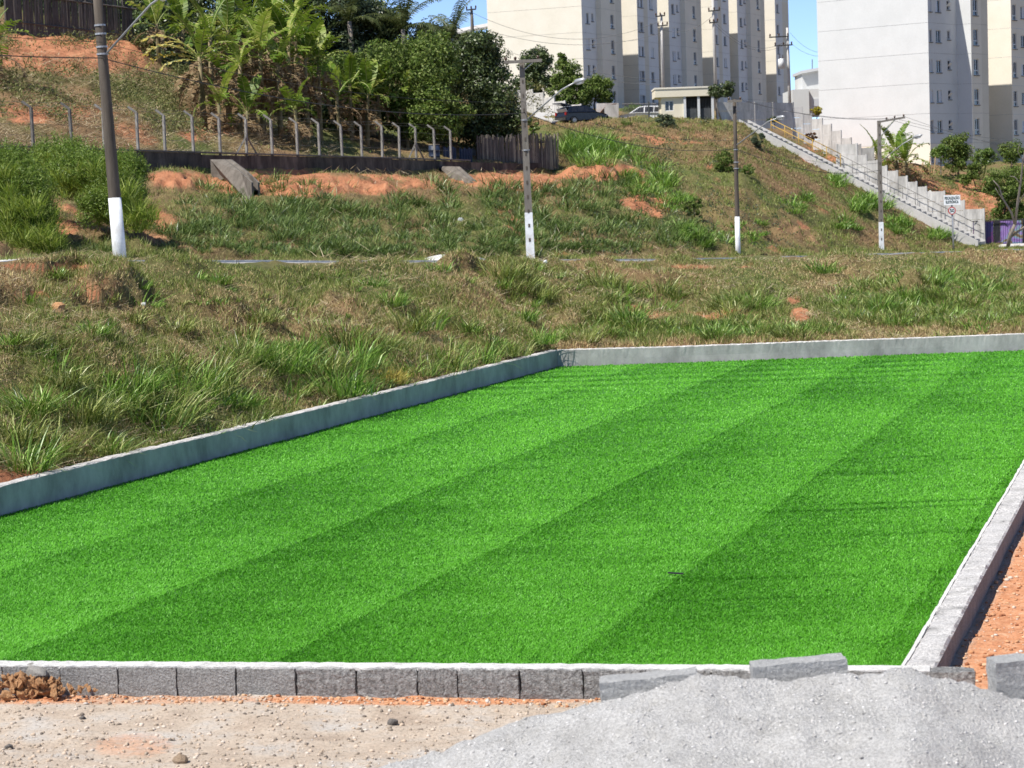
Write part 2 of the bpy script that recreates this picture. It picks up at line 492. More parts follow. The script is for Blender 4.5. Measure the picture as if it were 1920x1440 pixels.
redness = np.maximum(redness, 0.5 * blob(fp[:, 0], fp[:, 1], 250, 1398, 110, 30) * (FGP[:, 1] > 3))
redness = np.maximum(redness, 0.55 * blob(fp[:, 0], fp[:, 1], 200, 1310, 420, 14) * (FGP[:, 1] > 3))
redness = np.maximum(redness, 0.95 * blob(fp[:, 0], fp[:, 1], 780, 1312, 380, 12) * (FGP[:, 1] > 3))
redness = np.maximum(redness, 0.9 * blob(fp[:, 0], fp[:, 1], 60, 1305, 160, 18) * (FGP[:, 1] > 3))
attr(me, 'bare', redness)
def fg_mat():
    m, nt, b = new_mat('pale_gritty_ground')
    tc = nt.nodes.new('ShaderNodeTexCoord'); co = tc.outputs['Object']
    a1 = nt.nodes.new('ShaderNodeAttribute'); a1.attribute_name = 'bare'
    n1 = _noise(nt, co, 2.2, 8, 0.65); n2 = _noise(nt, co, 42.0, 5, 0.8); n4 = _noise(nt, co, 14.0, 5, 0.7)
    p = _ramp(nt, [(.38, .305, .24), (.46, .385, .31), (.46, .425, .385)], [.34, .5, .66]); nt.links.new(n1.outputs['Fac'], p.inputs[0])
    rd = _ramp(nt, [(.42, .18, .09), (.54, .26, .14), (.60, .38, .25)], [.32, .52, .72]); nt.links.new(n4.outputs['Fac'], rd.inputs[0])
    ms = nt.nodes.new('ShaderNodeMath'); ms.operation = 'MULTIPLY_ADD'; ms.inputs[1].default_value = 0.8; ms.inputs[2].default_value = -0.4
    nt.links.new(n4.outputs['Fac'], ms.inputs[0])
    ad = nt.nodes.new('ShaderNodeMath'); ad.operation = 'ADD'; nt.links.new(a1.outputs['Fac'], ad.inputs[0]); nt.links.new(ms.outputs[0], ad.inputs[1])
    st = nt.nodes.new('ShaderNodeMapRange'); st.inputs[1].default_value = 0.3; st.inputs[2].default_value = 0.75
    nt.links.new(ad.outputs[0], st.inputs[0])
    c = _mix(nt, st.outputs[0], p.outputs[0], rd.outputs[0])
    sp = _ramp(nt, [(.5, .48, .46), (1.0, 1.0, 1.0), (1.22, 1.2, 1.18)], [.32, .48, .7]); nt.links.new(n2.outputs['Fac'], sp.inputs[0])
    c = _mix(nt, 1.0, c, sp.outputs[0], 'MULTIPLY')
    nt.links.new(c, b.inputs['Base Color']); b.inputs['Roughness'].default_value = 0.95; b.inputs['Specular IOR Level'].default_value = 0.1
    bp = nt.nodes.new('ShaderNodeBump'); bp.inputs['Strength'].default_value = 0.8; bp.inputs['Distance'].default_value = 0.015
    nt.links.new(n2.outputs['Fac'], bp.inputs['Height']); nt.links.new(bp.outputs[0], b.inputs['Normal'])
    return m
M_FG = fg_mat()
me.materials.append(M_FG)
tag(link('ground', me), kind='structure')
# ------------------------------------------------------------------ artificial turf in rolled strips
def turf_mats():
    out = []
    for nm, kind in (('turf_backing', 0), ('turf_pile', 1)):
        m, nt, b = new_mat(nm)
        tc = nt.nodes.new('ShaderNodeTexCoord'); co = tc.outputs['Object']
        a = nt.nodes.new('ShaderNodeAttribute'); a.attribute_name = 'lay_sheen'
        if kind == 0:
            n = _noise(nt, co, 60, 4, 0.8)
            r = _ramp(nt, [(.016, .085, .002), (.044, .20, .004), (.07, .30, .008)], [.3, .5, .72]); nt.links.new(n.outputs['Fac'], r.inputs[0])
            lay_sheen = _ramp(nt, [(.62, .66, .5), (1.15, 1.12, 1.2)]); nt.links.new(a.outputs['Fac'], lay_sheen.inputs[0])  # backing carries the same painted sheen as the blades
            nt.links.new(_mix(nt, 1.0, r.outputs[0], lay_sheen.outputs[0], 'MULTIPLY'), b.inputs['Base Color'])
            b.inputs['Roughness'].default_value = 0.7
            bp = nt.nodes.new('ShaderNodeBump'); bp.inputs['Strength'].default_value = 1.0; bp.inputs['Distance'].default_value = 0.02
            nt.links.new(n.outputs['Fac'], bp.inputs['Height']); nt.links.new(bp.outputs[0], b.inputs['Normal'])
        else:
            g = nt.nodes.new('ShaderNodeNewGeometry')
            r = _ramp(nt, [(.062, .275, .006), (.080, .345, .010), (.102, .40, .018), (.19, .53, .07)], [0, .45, .85, 1.0])
            nt.links.new(g.outputs['Random Per Island'], r.inputs[0])
            lay_sheen = _ramp(nt, [(.62, .70, .45), (1.45, 1.16, 2.2)]); nt.links.new(a.outputs['Fac'], lay_sheen.inputs[0])  # dark to pale tint imitates the sheen of the leaning pile
            c = _mix(nt, 1.0, r.outputs[0], lay_sheen.outputs[0], 'MULTIPLY')
            nt.links.new(c, b.inputs['Base Color'])
            b.inputs['Roughness'].default_value = 0.55; b.inputs['Specular IOR Level'].default_value = 0.22
            t = nt.nodes.new('ShaderNodeBsdfTranslucent'); mx = nt.nodes.new('ShaderNodeMixShader'); mx.inputs[0].default_value = 0.25
            nt.links.new(c, t.inputs[0]); nt.links.new(b.outputs[0], mx.inputs[1]); nt.links.new(t.outputs[0], mx.inputs[2])
            nt.links.new(mx.outputs[0], nt.nodes['Material Output'].inputs[0])
        out.append(m)
    return out
M_TB, M_TP = turf_mats()
dS = np.array([0.306, 0.952]); dS /= np.linalg.norm(dS)           # direction of the rolls
nS = np.array([dS[1], -dS[0]])                                     # across, to the right
W0 = float(on(1080, 1230, 0)[:2] @ nS)                             # one seam
def turf_z(x, y):
    z = 0.012 * (fbm(x * 0.7, y * 0.5, 51, 2) - 0.5)
    return z
def lay_sheen_of(x, y):
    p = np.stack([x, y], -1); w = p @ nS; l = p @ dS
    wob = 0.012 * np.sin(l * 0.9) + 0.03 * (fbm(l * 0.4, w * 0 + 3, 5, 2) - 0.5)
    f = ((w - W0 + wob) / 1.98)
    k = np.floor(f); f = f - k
    lay_sheen = 0.37 + 0.34 * np.clip(f * 1.2, 0, 1) ** 0.9 + 0.10 * np.clip((y - 18) / 20, 0, 1)  # each roll goes dark to pale: sheen of the pile direction put into colour
    lay_sheen = np.where(k >= 1, 0.5, lay_sheen)
    lay_sheen = lay_sheen + 0.12 * (vnoise(k * 3.3, 0 * k, 4) - 0.5)
    lay_sheen = lay_sheen + 0.55 * (fbm(x * 0.55, y * 0.30, 61, 3) - 0.5) + 0.34 * (fbm(x * 1.1, y * 2.6, 62, 3) - 0.5)
    # creases across the folded rolls: their light and shade painted into the tint
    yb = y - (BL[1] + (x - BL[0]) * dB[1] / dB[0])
    ripple_shade = np.sin((yb) * 2 * math.pi / 1.05 + 0.25 * x) 
    lay_sheen = lay_sheen + 0.42 * ripple_shade * np.exp(-((yb + 3.4) / 2.6) ** 2) * np.clip(vnoise(x * 0.9, y * 0.13, 8) * 1.8 - 0.4, 0, 1)
    crease_shade = vnoise(x * 0.55 + 7, y * 5.5, 71); m = np.clip((vnoise(x * 0.35, y * 0.22, 72) - 0.42) * 3, 0, 1) * np.clip((w - W0 + 0.6) / 1.4, 0.12, 1)
    lay_sheen = lay_sheen - 0.6 * np.clip(crease_shade - 0.66, 0, 1) * 3.0 * m
    crease_shade2 = vnoise(x * 0.35 + 31, y * 9.0 + .6 * x, 75); lay_sheen = lay_sheen - 0.7 * np.clip(crease_shade2 - 0.84, 0, 1) * 4 * m
    return np.clip(lay_sheen, 0, 1), f, k
# backing: one strip per roll, clipped to the walls
turf_root = tag(thing('artificial_turf', 'bright green artificial turf laid in wide strips inside the low concrete walls', 'artificial turf', (0, 0, 0)))
corners = np.array([FL + nF * -0.0, FR, BR, BL])
def in_field(p, pad=0.0):
    return ((p - FL) @ nF < -pad) & ((p - FR) @ nR < -pad) & ((p - BL) @ nB < -pad) & ((p - BL) @ nL < -pad)
wmin, wmax = corners @ nS @ np.array([1, 0, 0, 0]) if False else (min(corners @ nS), max(corners @ nS))
k0 = int(math.floor((wmin - W0) / 1.98)); k1 = int(math.ceil((wmax - W0) / 1.98))
def clip_poly(poly, n, c):
    out = []
    for i in range(len(poly)):
        a, b = poly[i], poly[(i + 1) % len(poly)]
        da, db = a @ n - c, b @ n - c
        if da <= 0: out.append(a)
        if (da < 0) != (db < 0) and abs(da - db) > 1e-9: out.append(a + (b - a) * da / (da - db))
    return out
for k in range(k0, k1):
    poly = clip_poly(clip_poly(list(corners), nS, W0 + 1.98 * (k + 1) - 0.004), -nS, -(W0 + 1.98 * k + 0.004))
    if len(poly) < 3: continue
    P = np.array(poly)
    # fine grid in strip coordinates
    ls = np.arange((P @ dS).min(), (P @ dS).max() + 0.12, 0.12); ws = np.linspace(W0 + 1.98 * k + 0.004, W0 + 1.98 * (k + 1) - 0.004, 18)
    LL, WW = np.meshgrid(ls, ws, indexing='ij')
    X = LL * dS[0] + WW * nS[0]; Y = LL * dS[1] + WW * nS[1]
    lay_sheen, _, _ = lay_sheen_of(X, Y)
    Z = turf_z(X, Y)
    q = np.stack([X, Y], -1)
    ins = in_field(q, -0.02)
    I = np.arange(X.size).reshape(X.shape)
    F = np.stack([I[:-1, :-1], I[1:, :-1], I[1:, 1:], I[:-1, 1:]], -1).reshape(-1, 4)
    keep = (ins[:-1, :-1] & ins[1:, :-1] & ins[1:, 1:] & ins[:-1, 1:]).reshape(-1)
    F = F[keep]
    if len(F) == 0: continue
    me = np_mesh('turf_strip', np.stack([X, Y, Z], -1).reshape(-1, 3), F, [M_TB], True)
    attr(me, 'lay_sheen', lay_sheen.ravel())
    link('turf_strip', me, turf_root)
# pile: real blades, thicker on the ground nearer by
NB = 680000
d = 1 / RNG.uniform(1 / 43.0, 1 / 13.0, NB * 2); u = RNG.uniform(-40, 1960, NB * 2)
x = (u - 960) / FPX * d; y = d
ok = in_field(np.stack([x, y], -1), 0.005); x = x[ok][:NB]; y = y[ok][:NB]; n = len(x)
lay_sheen, f, k = lay_sheen_of(x, y)
scl = np.clip(y / 17.0, 0.85, 2.6)
h = RNG.uniform(0.012, 0.024, n) * (0.8 + 0.2 * scl); wdt = RNG.uniform(0.005, 0.009, n) * scl
az = RNG.uniform(0, 2 * math.pi, n)
# the pile lies towards the camera just right of each seam and away from it further on
lx = dS[0] * (lay_sheen - 0.45) * 1.6 + RNG.normal(0, .85, n); ly = dS[1] * (lay_sheen - 0.45) * 1.6 + RNG.normal(0, .6, n)
z = turf_z(x, y)
B = np.stack([x, y, z - 0.002], -1)
side = np.stack([np.cos(az), np.sin(az), np.zeros(n)], -1) * wdt[:, None] * 0.5
mid = B + np.stack([lx * 0.35 * h, ly * 0.35 * h, 0.62 * h], -1)
tip = B + np.stack([lx * h, ly * h, 0.95 * h], -1)
V = np.stack([B - side, B + side, mid + side * 0.8, mid - side * 0.8, tip], 1).reshape(-1, 3)
b5 = np.arange(n)[:, None] * 5
F = np.concatenate([b5 + [0, 1, 2], b5 + [0, 2, 3], b5 + [3, 2, 4]], 1).reshape(-1, 3)
me = np_mesh('pile', V, F, [M_TP]); attr(me, 'lay_sheen', np.repeat(lay_sheen, 5))
tag(link('pile', me, turf_root), kind='stuff')

# ------------------------------------------------------------------ low walls round the field
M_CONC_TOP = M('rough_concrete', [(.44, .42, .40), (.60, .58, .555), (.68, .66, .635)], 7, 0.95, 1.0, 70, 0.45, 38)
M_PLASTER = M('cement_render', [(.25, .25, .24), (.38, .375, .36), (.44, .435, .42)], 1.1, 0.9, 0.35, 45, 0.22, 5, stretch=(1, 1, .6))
M_BLOCK = M('concrete_block', [(.31, .307, .30), (.40, .396, .388)], 6, 0.97, 1.0, 60, 0.5, 75, dist=.035)
M_BLOCK2 = M('concrete_block_pale', [(.33, .335, .335), (.43, .43, .425)], 6, 0.97, 0.8, 70, 0.3, 60)
M_MORTAR = M('mortar', [(.30, .285, .26), (.44, .42, .39)], 12, 0.95, 0.8, 60)

def wall_strip(name, label, a, b, out, zt, zb, th, mats, n_cut, seed, jit=0.006, ext=0.0):
    """a low rendered wall from a to b (inner line); uneven top edges"""
    a = np.array(a); b = np.array(b); L = np.linalg.norm(b - a); d = (b - a) / L
    root = thing(name, label, 'wall', (a[0], a[1], 0))
    ts = np.linspace(0, L + ext, n_cut)
    rr = np.random.default_rng(seed)
    lowf = 0.018 * (fbm(ts * 0.45, ts * 0 + seed, seed, 2) - 0.5)
    V = []; F = []
    for i, t in enumerate(ts):
        p = a + d * t
        j = rr.normal(0, jit, 6)
        zz = zt + lowf[i]
        pr = [(p + out * (0 + 0.012 * (vnoise(t * 0.7, 1.0, seed) - .5)), zb), (p + out * (0.012 * (vnoise(t * 1.7, 4.0, seed) - .5)), (zb + zz) / 2), (p + out * (0.0 + j[0] * 0.3), zz - 0.012 + j[1] * 0.5), (p + out * (0.016 + j[2] * .4), zz + j[3] * 0.5),
              (p + out * (th - 0.014), zz + j[4] * 0.5), (p + out * th, zz - 0.014), (p + out * th, zb - 0.25)]
        V += [(q[0], q[1], z) for q, z in pr]
    m = 7
    Fs = [(i * m + k, (i + 1) * m + k, (i + 1) * m + k + 1, i * m + k + 1) for i in range(n_cut - 1) for k in range(m - 1)]
    capA = [tuple(range(m))]; capB = [tuple((n_cut - 1) * m + k for k in range(m))[::-1]]
    # render (faces) and cap (top) as two parts
    mb = MB().add(V, [q for q in Fs if (q[0] % m) in (0, 1, 5)] + capA + capB); mb.build('rendered_face', mats[0], root)
    mb = MB().add(V, [q for q in Fs if (q[0] % m) in (2, 3, 4)]); mb.build('top_face', mats[1], root)
    return root
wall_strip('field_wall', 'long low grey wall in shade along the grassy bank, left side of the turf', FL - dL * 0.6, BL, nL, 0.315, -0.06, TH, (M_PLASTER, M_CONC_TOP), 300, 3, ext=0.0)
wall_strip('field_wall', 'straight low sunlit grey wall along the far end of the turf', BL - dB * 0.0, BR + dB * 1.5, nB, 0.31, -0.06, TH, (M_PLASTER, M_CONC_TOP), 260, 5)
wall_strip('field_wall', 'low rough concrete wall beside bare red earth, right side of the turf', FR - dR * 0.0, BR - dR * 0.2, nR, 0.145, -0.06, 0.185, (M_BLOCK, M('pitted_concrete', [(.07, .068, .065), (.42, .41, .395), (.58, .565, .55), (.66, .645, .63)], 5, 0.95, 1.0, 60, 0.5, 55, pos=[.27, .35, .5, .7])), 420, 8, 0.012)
# thin mortar lip inside the right wall
mb = MB()
for i in range(150):
    t0 = i * 0.18; t1 = t0 + 0.18
    p = FR + dR * (t0 + .09) - nR * (0.012 + 0.006 * random.random())
    mb.box((p[0], p[1], 0.06), (0.02 + 0.008 * random.random(), 0.182, 0.155 + 0.012 * random.random()), ((nR[0], nR[1], 0), (dR[0], dR[1], 0), (0, 0, 1)))
lip = mb.build('mortar_lip', M('mortar_light', [(.55, .54, .52), (.66, .65, .63)], 9, 0.9, 0.5, 50), bpy.data.objects['field_wall.002'])

# front wall: single concrete blocks
fw = thing('block_wall', 'low wall of grey concrete blocks along the near edge of the turf', 'wall', (F_L[0], F_L[1], 0))
def rough_block(name, sx, sy, sz, seed, mat, amp=0.0016, cuts=5):
    bm = bmesh.new(); bmesh.ops.create_cube(bm, size=1.0)
    bmesh.ops.subdivide_edges(bm, edges=bm.edges[:], cuts=cuts, use_grid_fill=True)
    rr = random.Random(seed)
    for v in bm.verts:
        c = Vector((v.co.x * sx, v.co.y * sy, v.co.z * sz))
        edge = sum(1 for q, s_ in ((v.co.x, 1), (v.co.y, 1), (v.co.z, 1)) if abs(abs(q) - .5) < 1e-4)
        k = amp * (2.2 if edge >= 2 else 1)
        c += Vector((rr.uniform(-1, 1), rr.uniform(-1, 1), rr.uniform(-1, 1))) * k
        if edge >= 2: c *= 0.988
        v.co = c
    me = bpy.data.meshes.new(name); bm.to_mesh(me); bm.free(); me.materials.append(mat)
    return me
M_BLOCK3 = M('concrete_block_coarse', [(.26, .257, .25), (.36, .356, .348), (.45, .446, .438)], 14, 0.97, 1.0, 40, 0.6, 45, dist=.05)
BMS = [rough_block('block', 0.393, 0.14, 0.19, k, M_BLOCK) for k in range(5)]
BMC = [rough_block('block', 0.393, 0.14, 0.19, 40 + k, M_BLOCK3, .003) for k in range(5)]
ang = math.atan2(dF[1], dF[0])
t0 = float((on(-40, 1300, 0)[:2] - F_L[:2]) @ dF)
seams = [-1.10]
p0 = float((on(117, 1245, 0.14)[:2] - F_L[:2]) @ dF)
endt = float((FR - F_L[:2]) @ dF)
t = p0 - 0.4 * 5
i = 0
while t < endt + 0.14:
    L = 0.40
    if abs(t - (p0 + 0.4 * 6)) < 0.05: L = 0.26            # a short block, broken, beside a lump of mortar
    c = F_L[:2] + dF * (t + L / 2) + nF * 0.075
    o = link('block', (BMC if t > p0 + 1.5 else BMS)[i % 5], fw, (c[0] - F_L[0], c[1] - F_L[1], 0.035 + random.uniform(-.004, .004)))
    o.rotation_euler = (0, 0, ang + random.uniform(-.012, .012)); o.scale.x = L / 0.40
    t += L; i += 1
# mortar cap on the wall top, and lumps
mb = MB()
nn = 170
for k in range(nn):
    tt = -2.0 + (endt + 2.15) * k / (nn - 1); w_ = 0.006 * random.random()
    pa = F_L[:2] + dF * tt - nF * (0.004 + w_ * .5); pb = F_L[:2] + dF * tt + nF * (0.115 + 0.03 * random.random())
    z = 0.137 + 0.006 * random.random()
    b0 = len(mb.V)
    mb.V += [(pa[0], pa[1], 0.02), (pa[0], pa[1], z), (pb[0], pb[1], z - 0.002), (pb[0], pb[1], 0.118)]
    if k: 
        for q in range(3): mb.F.append((b0 - 4 + q, b0 + q, b0 + q + 1, b0 - 3 + q)); mb.M.append(0)
mb.build('mortar_cap', M('mortar_cap', [(.52, .51, .49), (.66, .65, .63), (.72, .71, .69)], 7, 0.95, 0.8, 70, 0.3, 38), fw)
def lump(name, c, r, seed, mat, parent, sub=2, amp=0.35, flat=(1, 1, 1)):
    me = rock_mesh(name, seed, sub, amp, mat)
    pw = parent_world(parent) if parent else Vector((0, 0, 0))
    o = link(name, me, parent, (c[0] - pw[0], c[1] - pw[1], c[2] - pw[2])); o.scale = (r * flat[0], r * flat[1], r * flat[2])
    o.rotation_euler = (0, 0, seed * 1.7)
    return o
def rock_mesh(name, seed, sub, amp, mat, smooth=False):
    bm = bmesh.new(); bmesh.ops.create_icosphere(bm, subdivisions=sub, radius=1.0)
    rr = random.Random(seed)
    dirs = [Vector((rr.gauss(0, 1), rr.gauss(0, 1), rr.gauss(0, 1))).normalized() for _ in range(9)]
    cut = [rr.uniform(0.55, 0.9) for _ in dirs]
    for v in bm.verts:
        c = v.co.normalized()
        for dd, q in zip(dirs, cut):
            s_ = c.dot(dd)
            if s_ > q: c = c * (1 - amp * (s_ - q) / (1 - q) * 0.9)
        v.co = c * (1 + rr.uniform(-amp, amp) * 0.22)
    me = bpy.data.meshes.new(name); bm.to_mesh(me); bm.free(); me.materials.append(mat)
    if smooth: me.polygons.foreach_set('use_smooth', [True] * len(me.polygons))
    return me
pl = F_L[:2] + dF * (p0 + 0.4 * 6 + 0.13) + nF * 0.10
pl = F_L[:2] + dF * (p0 - 0.2) + nF * 0.09
lump('mortar_lump', (pl[0], pl[1], 0.09), 0.16, 5, M_MORTAR, fw, 3, 0.15, (1.15, 0.45, 0.36))

# ------------------------------------------------------------------ loose blocks, sand heap, clods and stones
def loose_block(label, px0, px1, ytop, d, hgt, tilt=0.0, yaw=0.0, thick=0.14, seed=1):
    a = at(px0, ytop, d); b = at(px1, ytop, d); L = np.linalg.norm(b - a); c = (a + b) / 2
    me = rough_block('concrete_block', L, thick, hgt, seed, M_BLOCK2, 0.002, 6)
    o = tag(link('concrete_block', me, None, (c[0], c[1] + thick / 2, c[2] - hgt / 2)), label, 'concrete block', 'loose concrete blocks by the sand heap')
    o.rotation_euler = (0.0, -tilt, yaw)
loose_block('tilted grey concrete block half sunk in the left flank of the sand heap', 1127, 1312, 1271, 9.95, 0.19, 0.035 + 0.035, -0.05, seed=4)
loose_block('upright grey concrete block on the crest of the sand heap', 1412, 1590, 1243, 9.98, 0.19, 0.035 + 0.02, 0.03, seed=6)
loose_block('grey concrete block standing on red earth at the right picture edge', 1862, 2010, 1236, 10.0, 0.20, 0.035, 0.1, seed=9)
M_SAND = M('pale_gravelly_sand', [(.51, .503, .49), (.59, .582, .568), (.65, .642, .628)], 3.5, 0.97, 1.0, 60, 0.4, 80, dist=.03)
sx = np.linspace(-1.9, 5.2, 210); sy = np.linspace(4.6, 11.6, 170)
SX, SY = np.meshgrid(sx, sy)
ridge_u = np.array([300, 720, 850, 980, 1130, 1240, 1340, 1440, 1560, 1640, 1720, 1790, 1860, 1920, 2100, 2500])
ridge_y = np.array([1560, 1452, 1405, 1358, 1322, 1299, 1285, 1292, 1279, 1262, 1252, 1284, 1306, 1324, 1330, 1430])
RD = 9.75
U = 960 + FPX * SX / SY
cx_ = SX / SY * RD
uu = 960 + FPX * cx_ / RD
ru = np.arange(200, 2700, 10.); ry_ = np.interp(ru, ridge_u, ridge_y); kk_ = np.hanning(15); ry_ = np.convolve(np.pad(ry_, 7, mode='edge'), kk_ / kk_.sum(), mode='valid')
bend = 90 * (fbm(SX * .8, SY * .8, 85, 2) - .5) * np.clip((RD - SY) / 1.5, 0, 1)
zr = EYE[2] + (yh(uu) - np.interp(uu + 18 + bend * 2, ru, ry_)) * RD / FPX      # crest height
prof = np.where(SY < RD, 1 - 0.30 * ((RD - SY) / 1.0) , 1 - 1.1 * (SY - RD))
zf = fg_height(SX, SY)
hz = np.where(SY < RD, zr - 0.22 * (RD - SY) - 0.02 * (RD - SY) ** 2, zr - 0.62 * (SY - RD))
hz = hz + 0.16 * (fbm(SX * 1.7, SY * 1.7, 81, 3) - 0.5) + 0.09 * (fbm(SX * 4.5, SY * 4.5, 83, 4) - 0.5) + 0.006 * RNG.normal(0, 1, SX.shape)
hz = np.maximum(hz, zf - 0.04)
side_fade = np.clip((SX + 1.2) / 0.8, 0, 1)
hz = np.where(side_fade < 1, np.minimum(hz, zf - 0.04 + side_fade * 3), hz)
I = np.arange(SX.size).reshape(SX.shape)
F = np.stack([I[:-1, :-1], I[:-1, 1:], I[1:, 1:], I[1:, :-1]], -1).reshape(-1, 4)
me = np_mesh('sand_heap', np.stack([SX, SY, hz], -1).reshape(-1, 3), F, [M_SAND], True)
tag(link('sand_heap', me), 'large heap of pale grey sand in the right foreground', 'sand heap')

M_CLOD = M('red_clay_clod', [(.40, .17, .07), (.56, .30, .14), (.64, .44, .26)], 9, 0.95, 0.8, 60, 0.25)
CL = [rock_mesh('clod', 20 + k, 1 + k % 2, 0.85, M_CLOD) for k in range(6)]
pile = thing('clod_pile', 'heap of orange clay clods against the block wall, left foreground', 'clod heap', on(60, 1300, -.04))
pc = pile.location
for k in range(150):
    u = random.gauss(55, 66); 
    if u > 190: continue
    hgt = max(0.0, 1 - abs(u - 40) / 170)
    base = on(u, 1308 - random.uniform(0, 20), -0.03)
    z = -0.02 + hgt * random.uniform(0.0, 0.14)
    r = random.uniform(0.014, 0.055) * (0.45 + 0.6 * hgt)
    o = link('clod', CL[k % 6], pile, (base[0] - pc.x, base[1] - pc.y, z - pc.z)); o.scale = (r * random.uniform(.9, 1.6), r * random.uniform(.7, 1.1), r * random.uniform(.6, 1.0))
    o.rotation_euler = (random.uniform(0, 6), random.uniform(0, 6), random.uniform(0, 6))
M_STONE = M('dark_stone', [(.10, .09, .085), (.22, .20, .18)], 8, 0.9, 0.6, 40)
M_STONE2 = M('brown_stone', [(.20, .14, .09), (.42, .32, .23)], 8, 0.9, 0.6, 40)
def fgz(x, y): return float(fg_height(np.array([x]), np.array([y]))[0])
def stone(px, py, r, mat, label, seed):
    p = on(px, py, 0.0)
    for _ in range(6): p = on(px, py, fgz(p[0], p[1]))
    o = lump('stone', (p[0], p[1], p[2] + r * 0.4), r, seed, mat, None, 2, 0.4, (1.2, 1, .75)); tag(o, label, 'stone')
stone(338, 1430, 0.045, M_STONE2, 'brown lumpy stone on the pale ground at the bottom picture edge', 31)
stone(735, 1359, 0.035, M_STONE, 'flat dark grey stone on pale ground left of the sand heap', 33)
stone(922, 1303, 0.05, M_STONE2, 'tan clod against the foot of the block wall', 35)
stone(155, 1348, 0.022, M_STONE, 'small dark stone on pale ground in front of the clod heap', 36)
stone(18, 1404, 0.03, M_STONE, 'dark grey stone near the lower left picture corner', 38)
# scattered grit, too many to count
def grit(name, label, N, pick, mats, rmin, rmax, seed, zfun):
    base = rock_mesh('tmp', seed, 1, 0.4, mats)
    V0 = np.array([v.co[:] for v in base.vertices]); F0 = np.array([p.vertices[:] for p in base.polygons])
    x, y = pick(N); n = len(x)
    r = rmin * (rmax / rmin) ** (RNG.uniform(0, 1, n) ** 2.2)
    a = RNG.uniform(0, 6.28, n); ca, sa = np.cos(a), np.sin(a)
    sc = RNG.uniform(.6, 1.3, (n, 3)); sc[:, 2] *= 0.7
    v = V0[None] * sc[:, None] * r[:, None, None]
    X = v[..., 0] * ca[:, None] - v[..., 1] * sa[:, None]; Y = v[..., 0] * sa[:, None] + v[..., 1] * ca[:, None]
    Z = zfun(x, y)
    P = np.stack([X + x[:, None], Y + y[:, None], v[..., 2] + (Z + r * 0.25)[:, None]], -1)
    Fa = (F0[None] + (np.arange(n) * len(V0))[:, None, None]).reshape(-1, 3)
    me = np_mesh(name, P.reshape(-1, 3), Fa, [mats]); bpy.data.meshes.remove(base)
    return tag(link(name, me), label, 'gravel', kind='stuff')
def pk_front(N):
    d = 1 / RNG.uniform(1 / 14.4, 1 / 10.5, N); u = RNG.uniform(-40, 1960, N); x = (u - 960) / FPX * d
    front = (np.stack([x, d], -1) - F_L[:2]) @ nF; k = (front > 0.16) & (x < 1.5)
    return x[k], d[k]
def pk_wall(N):
    t = RNG.uniform(-0.5, 5.0, N); e = np.abs(RNG.normal(0, .10, N)) + 0.17; p = F_L[:2] + dF * t[:, None] + nF * e[:, None]
    return p[:, 0], p[:, 1]
def pk_right(N):
    t = RNG.uniform(-0.3, 9, N); e = 0.2 + np.abs(RNG.normal(0, .5, N)); p = FR + dR * t[:, None] + nR * e[:, None]
    return p[:, 0], p[:, 1]
M_GRIT = LEAF('grit', [(.13, .11, .095), (.34, .28, .22), (.48, .38, .29), (.55, .49, .43)], 0, 0.95, 0.1)
M_GRITS = LEAF('sand_grains', [(.30, .295, .285), (.52, .512, .50), (.64, .632, .62)], 0, 0.95, 0.1)
M_GRITR = LEAF('red_grit', [(.26, .10, .05), (.46, .22, .11), (.55, .36, .22), (.55, .52, .48)], 0, 0.95, 0.1)
fgv = lambda x, y: fg_height(x, y)
grit('gravel', 'fine pale gravel scattered over the ground in the foreground', 16000, pk_front, M_GRIT, 0.0025, 0.020, 51, fgv)
grit('gravel', 'red crumbs of earth along the foot of the block wall', 1500, pk_wall, M_GRITR, 0.004, 0.022, 52, fgv)
grit('gravel', 'red and grey crumbs of earth beside the right wall', 2600, pk_right, M_GRITR, 0.004, 0.026, 53, fgv)
HZF = hz
def heap_z(x, y):
    i = np.clip(np.searchsorted(sy, y) - 1, 0, len(sy) - 2); j = np.clip(np.searchsorted(sx, x) - 1, 0, len(sx) - 2)
    fy = ((y - sy[i]) / (sy[1] - sy[0])); fx = ((x - sx[j]) / (sx[1] - sx[0]))
    return (HZF[i, j] * (1 - fx) + HZF[i, j + 1] * fx) * (1 - fy) + (HZF[i + 1, j] * (1 - fx) + HZF[i + 1, j + 1] * fx) * fy - 0.002
def pk_heap(N):
    d = RNG.uniform(7.5, 10.4, N); u = RNG.uniform(700, 1960, N); x = (u - 960) / FPX * d; k = heap_z(x, d) > fg_height(x, d) - 0.03; return x[k], d[k]
def pk_spill(N):
    d = RNG.uniform(9.5, 13.5, N); u = RNG.normal(900, 130, N); x = (u - 960) / FPX * d; k = (heap_z(x, np.clip(d, 4.7, 11.5)) < fg_height(x, d)) & ((np.stack([x, d], -1) - F_L[:2]) @ nF > .2); return x[k], d[k]
grit('sand_grains', 'coarse grains and small stones lying on the sand heap', 22000, pk_heap, M_GRITS, 0.002, 0.010, 54, heap_z)
grit('sand_grains', 'grey sand and grains spilling left from the foot of the heap', 5000, pk_spill, M_GRITS, 0.003, 0.014, 55, fgv)
# offcut strip lying on the turf
pa = on(1252, 1075, 0.03); pb = on(1281, 1077, 0.03)
mb = MB(); dd = (pb - pa) / np.linalg.norm(pb - pa)
mb.prism([pa + (0, -.008, 0), pb + (0, -.008, 0), pb + (0, .008, 0), pa + (0, .008, 0)], (0, 0, 0.012))
tag(mb.build('offcut', M('black_plastic', [(.02, .02, .025), (.03, .03, .035)], 5, 0.5)), 'short dark strip lying on the turf', 'offcut')
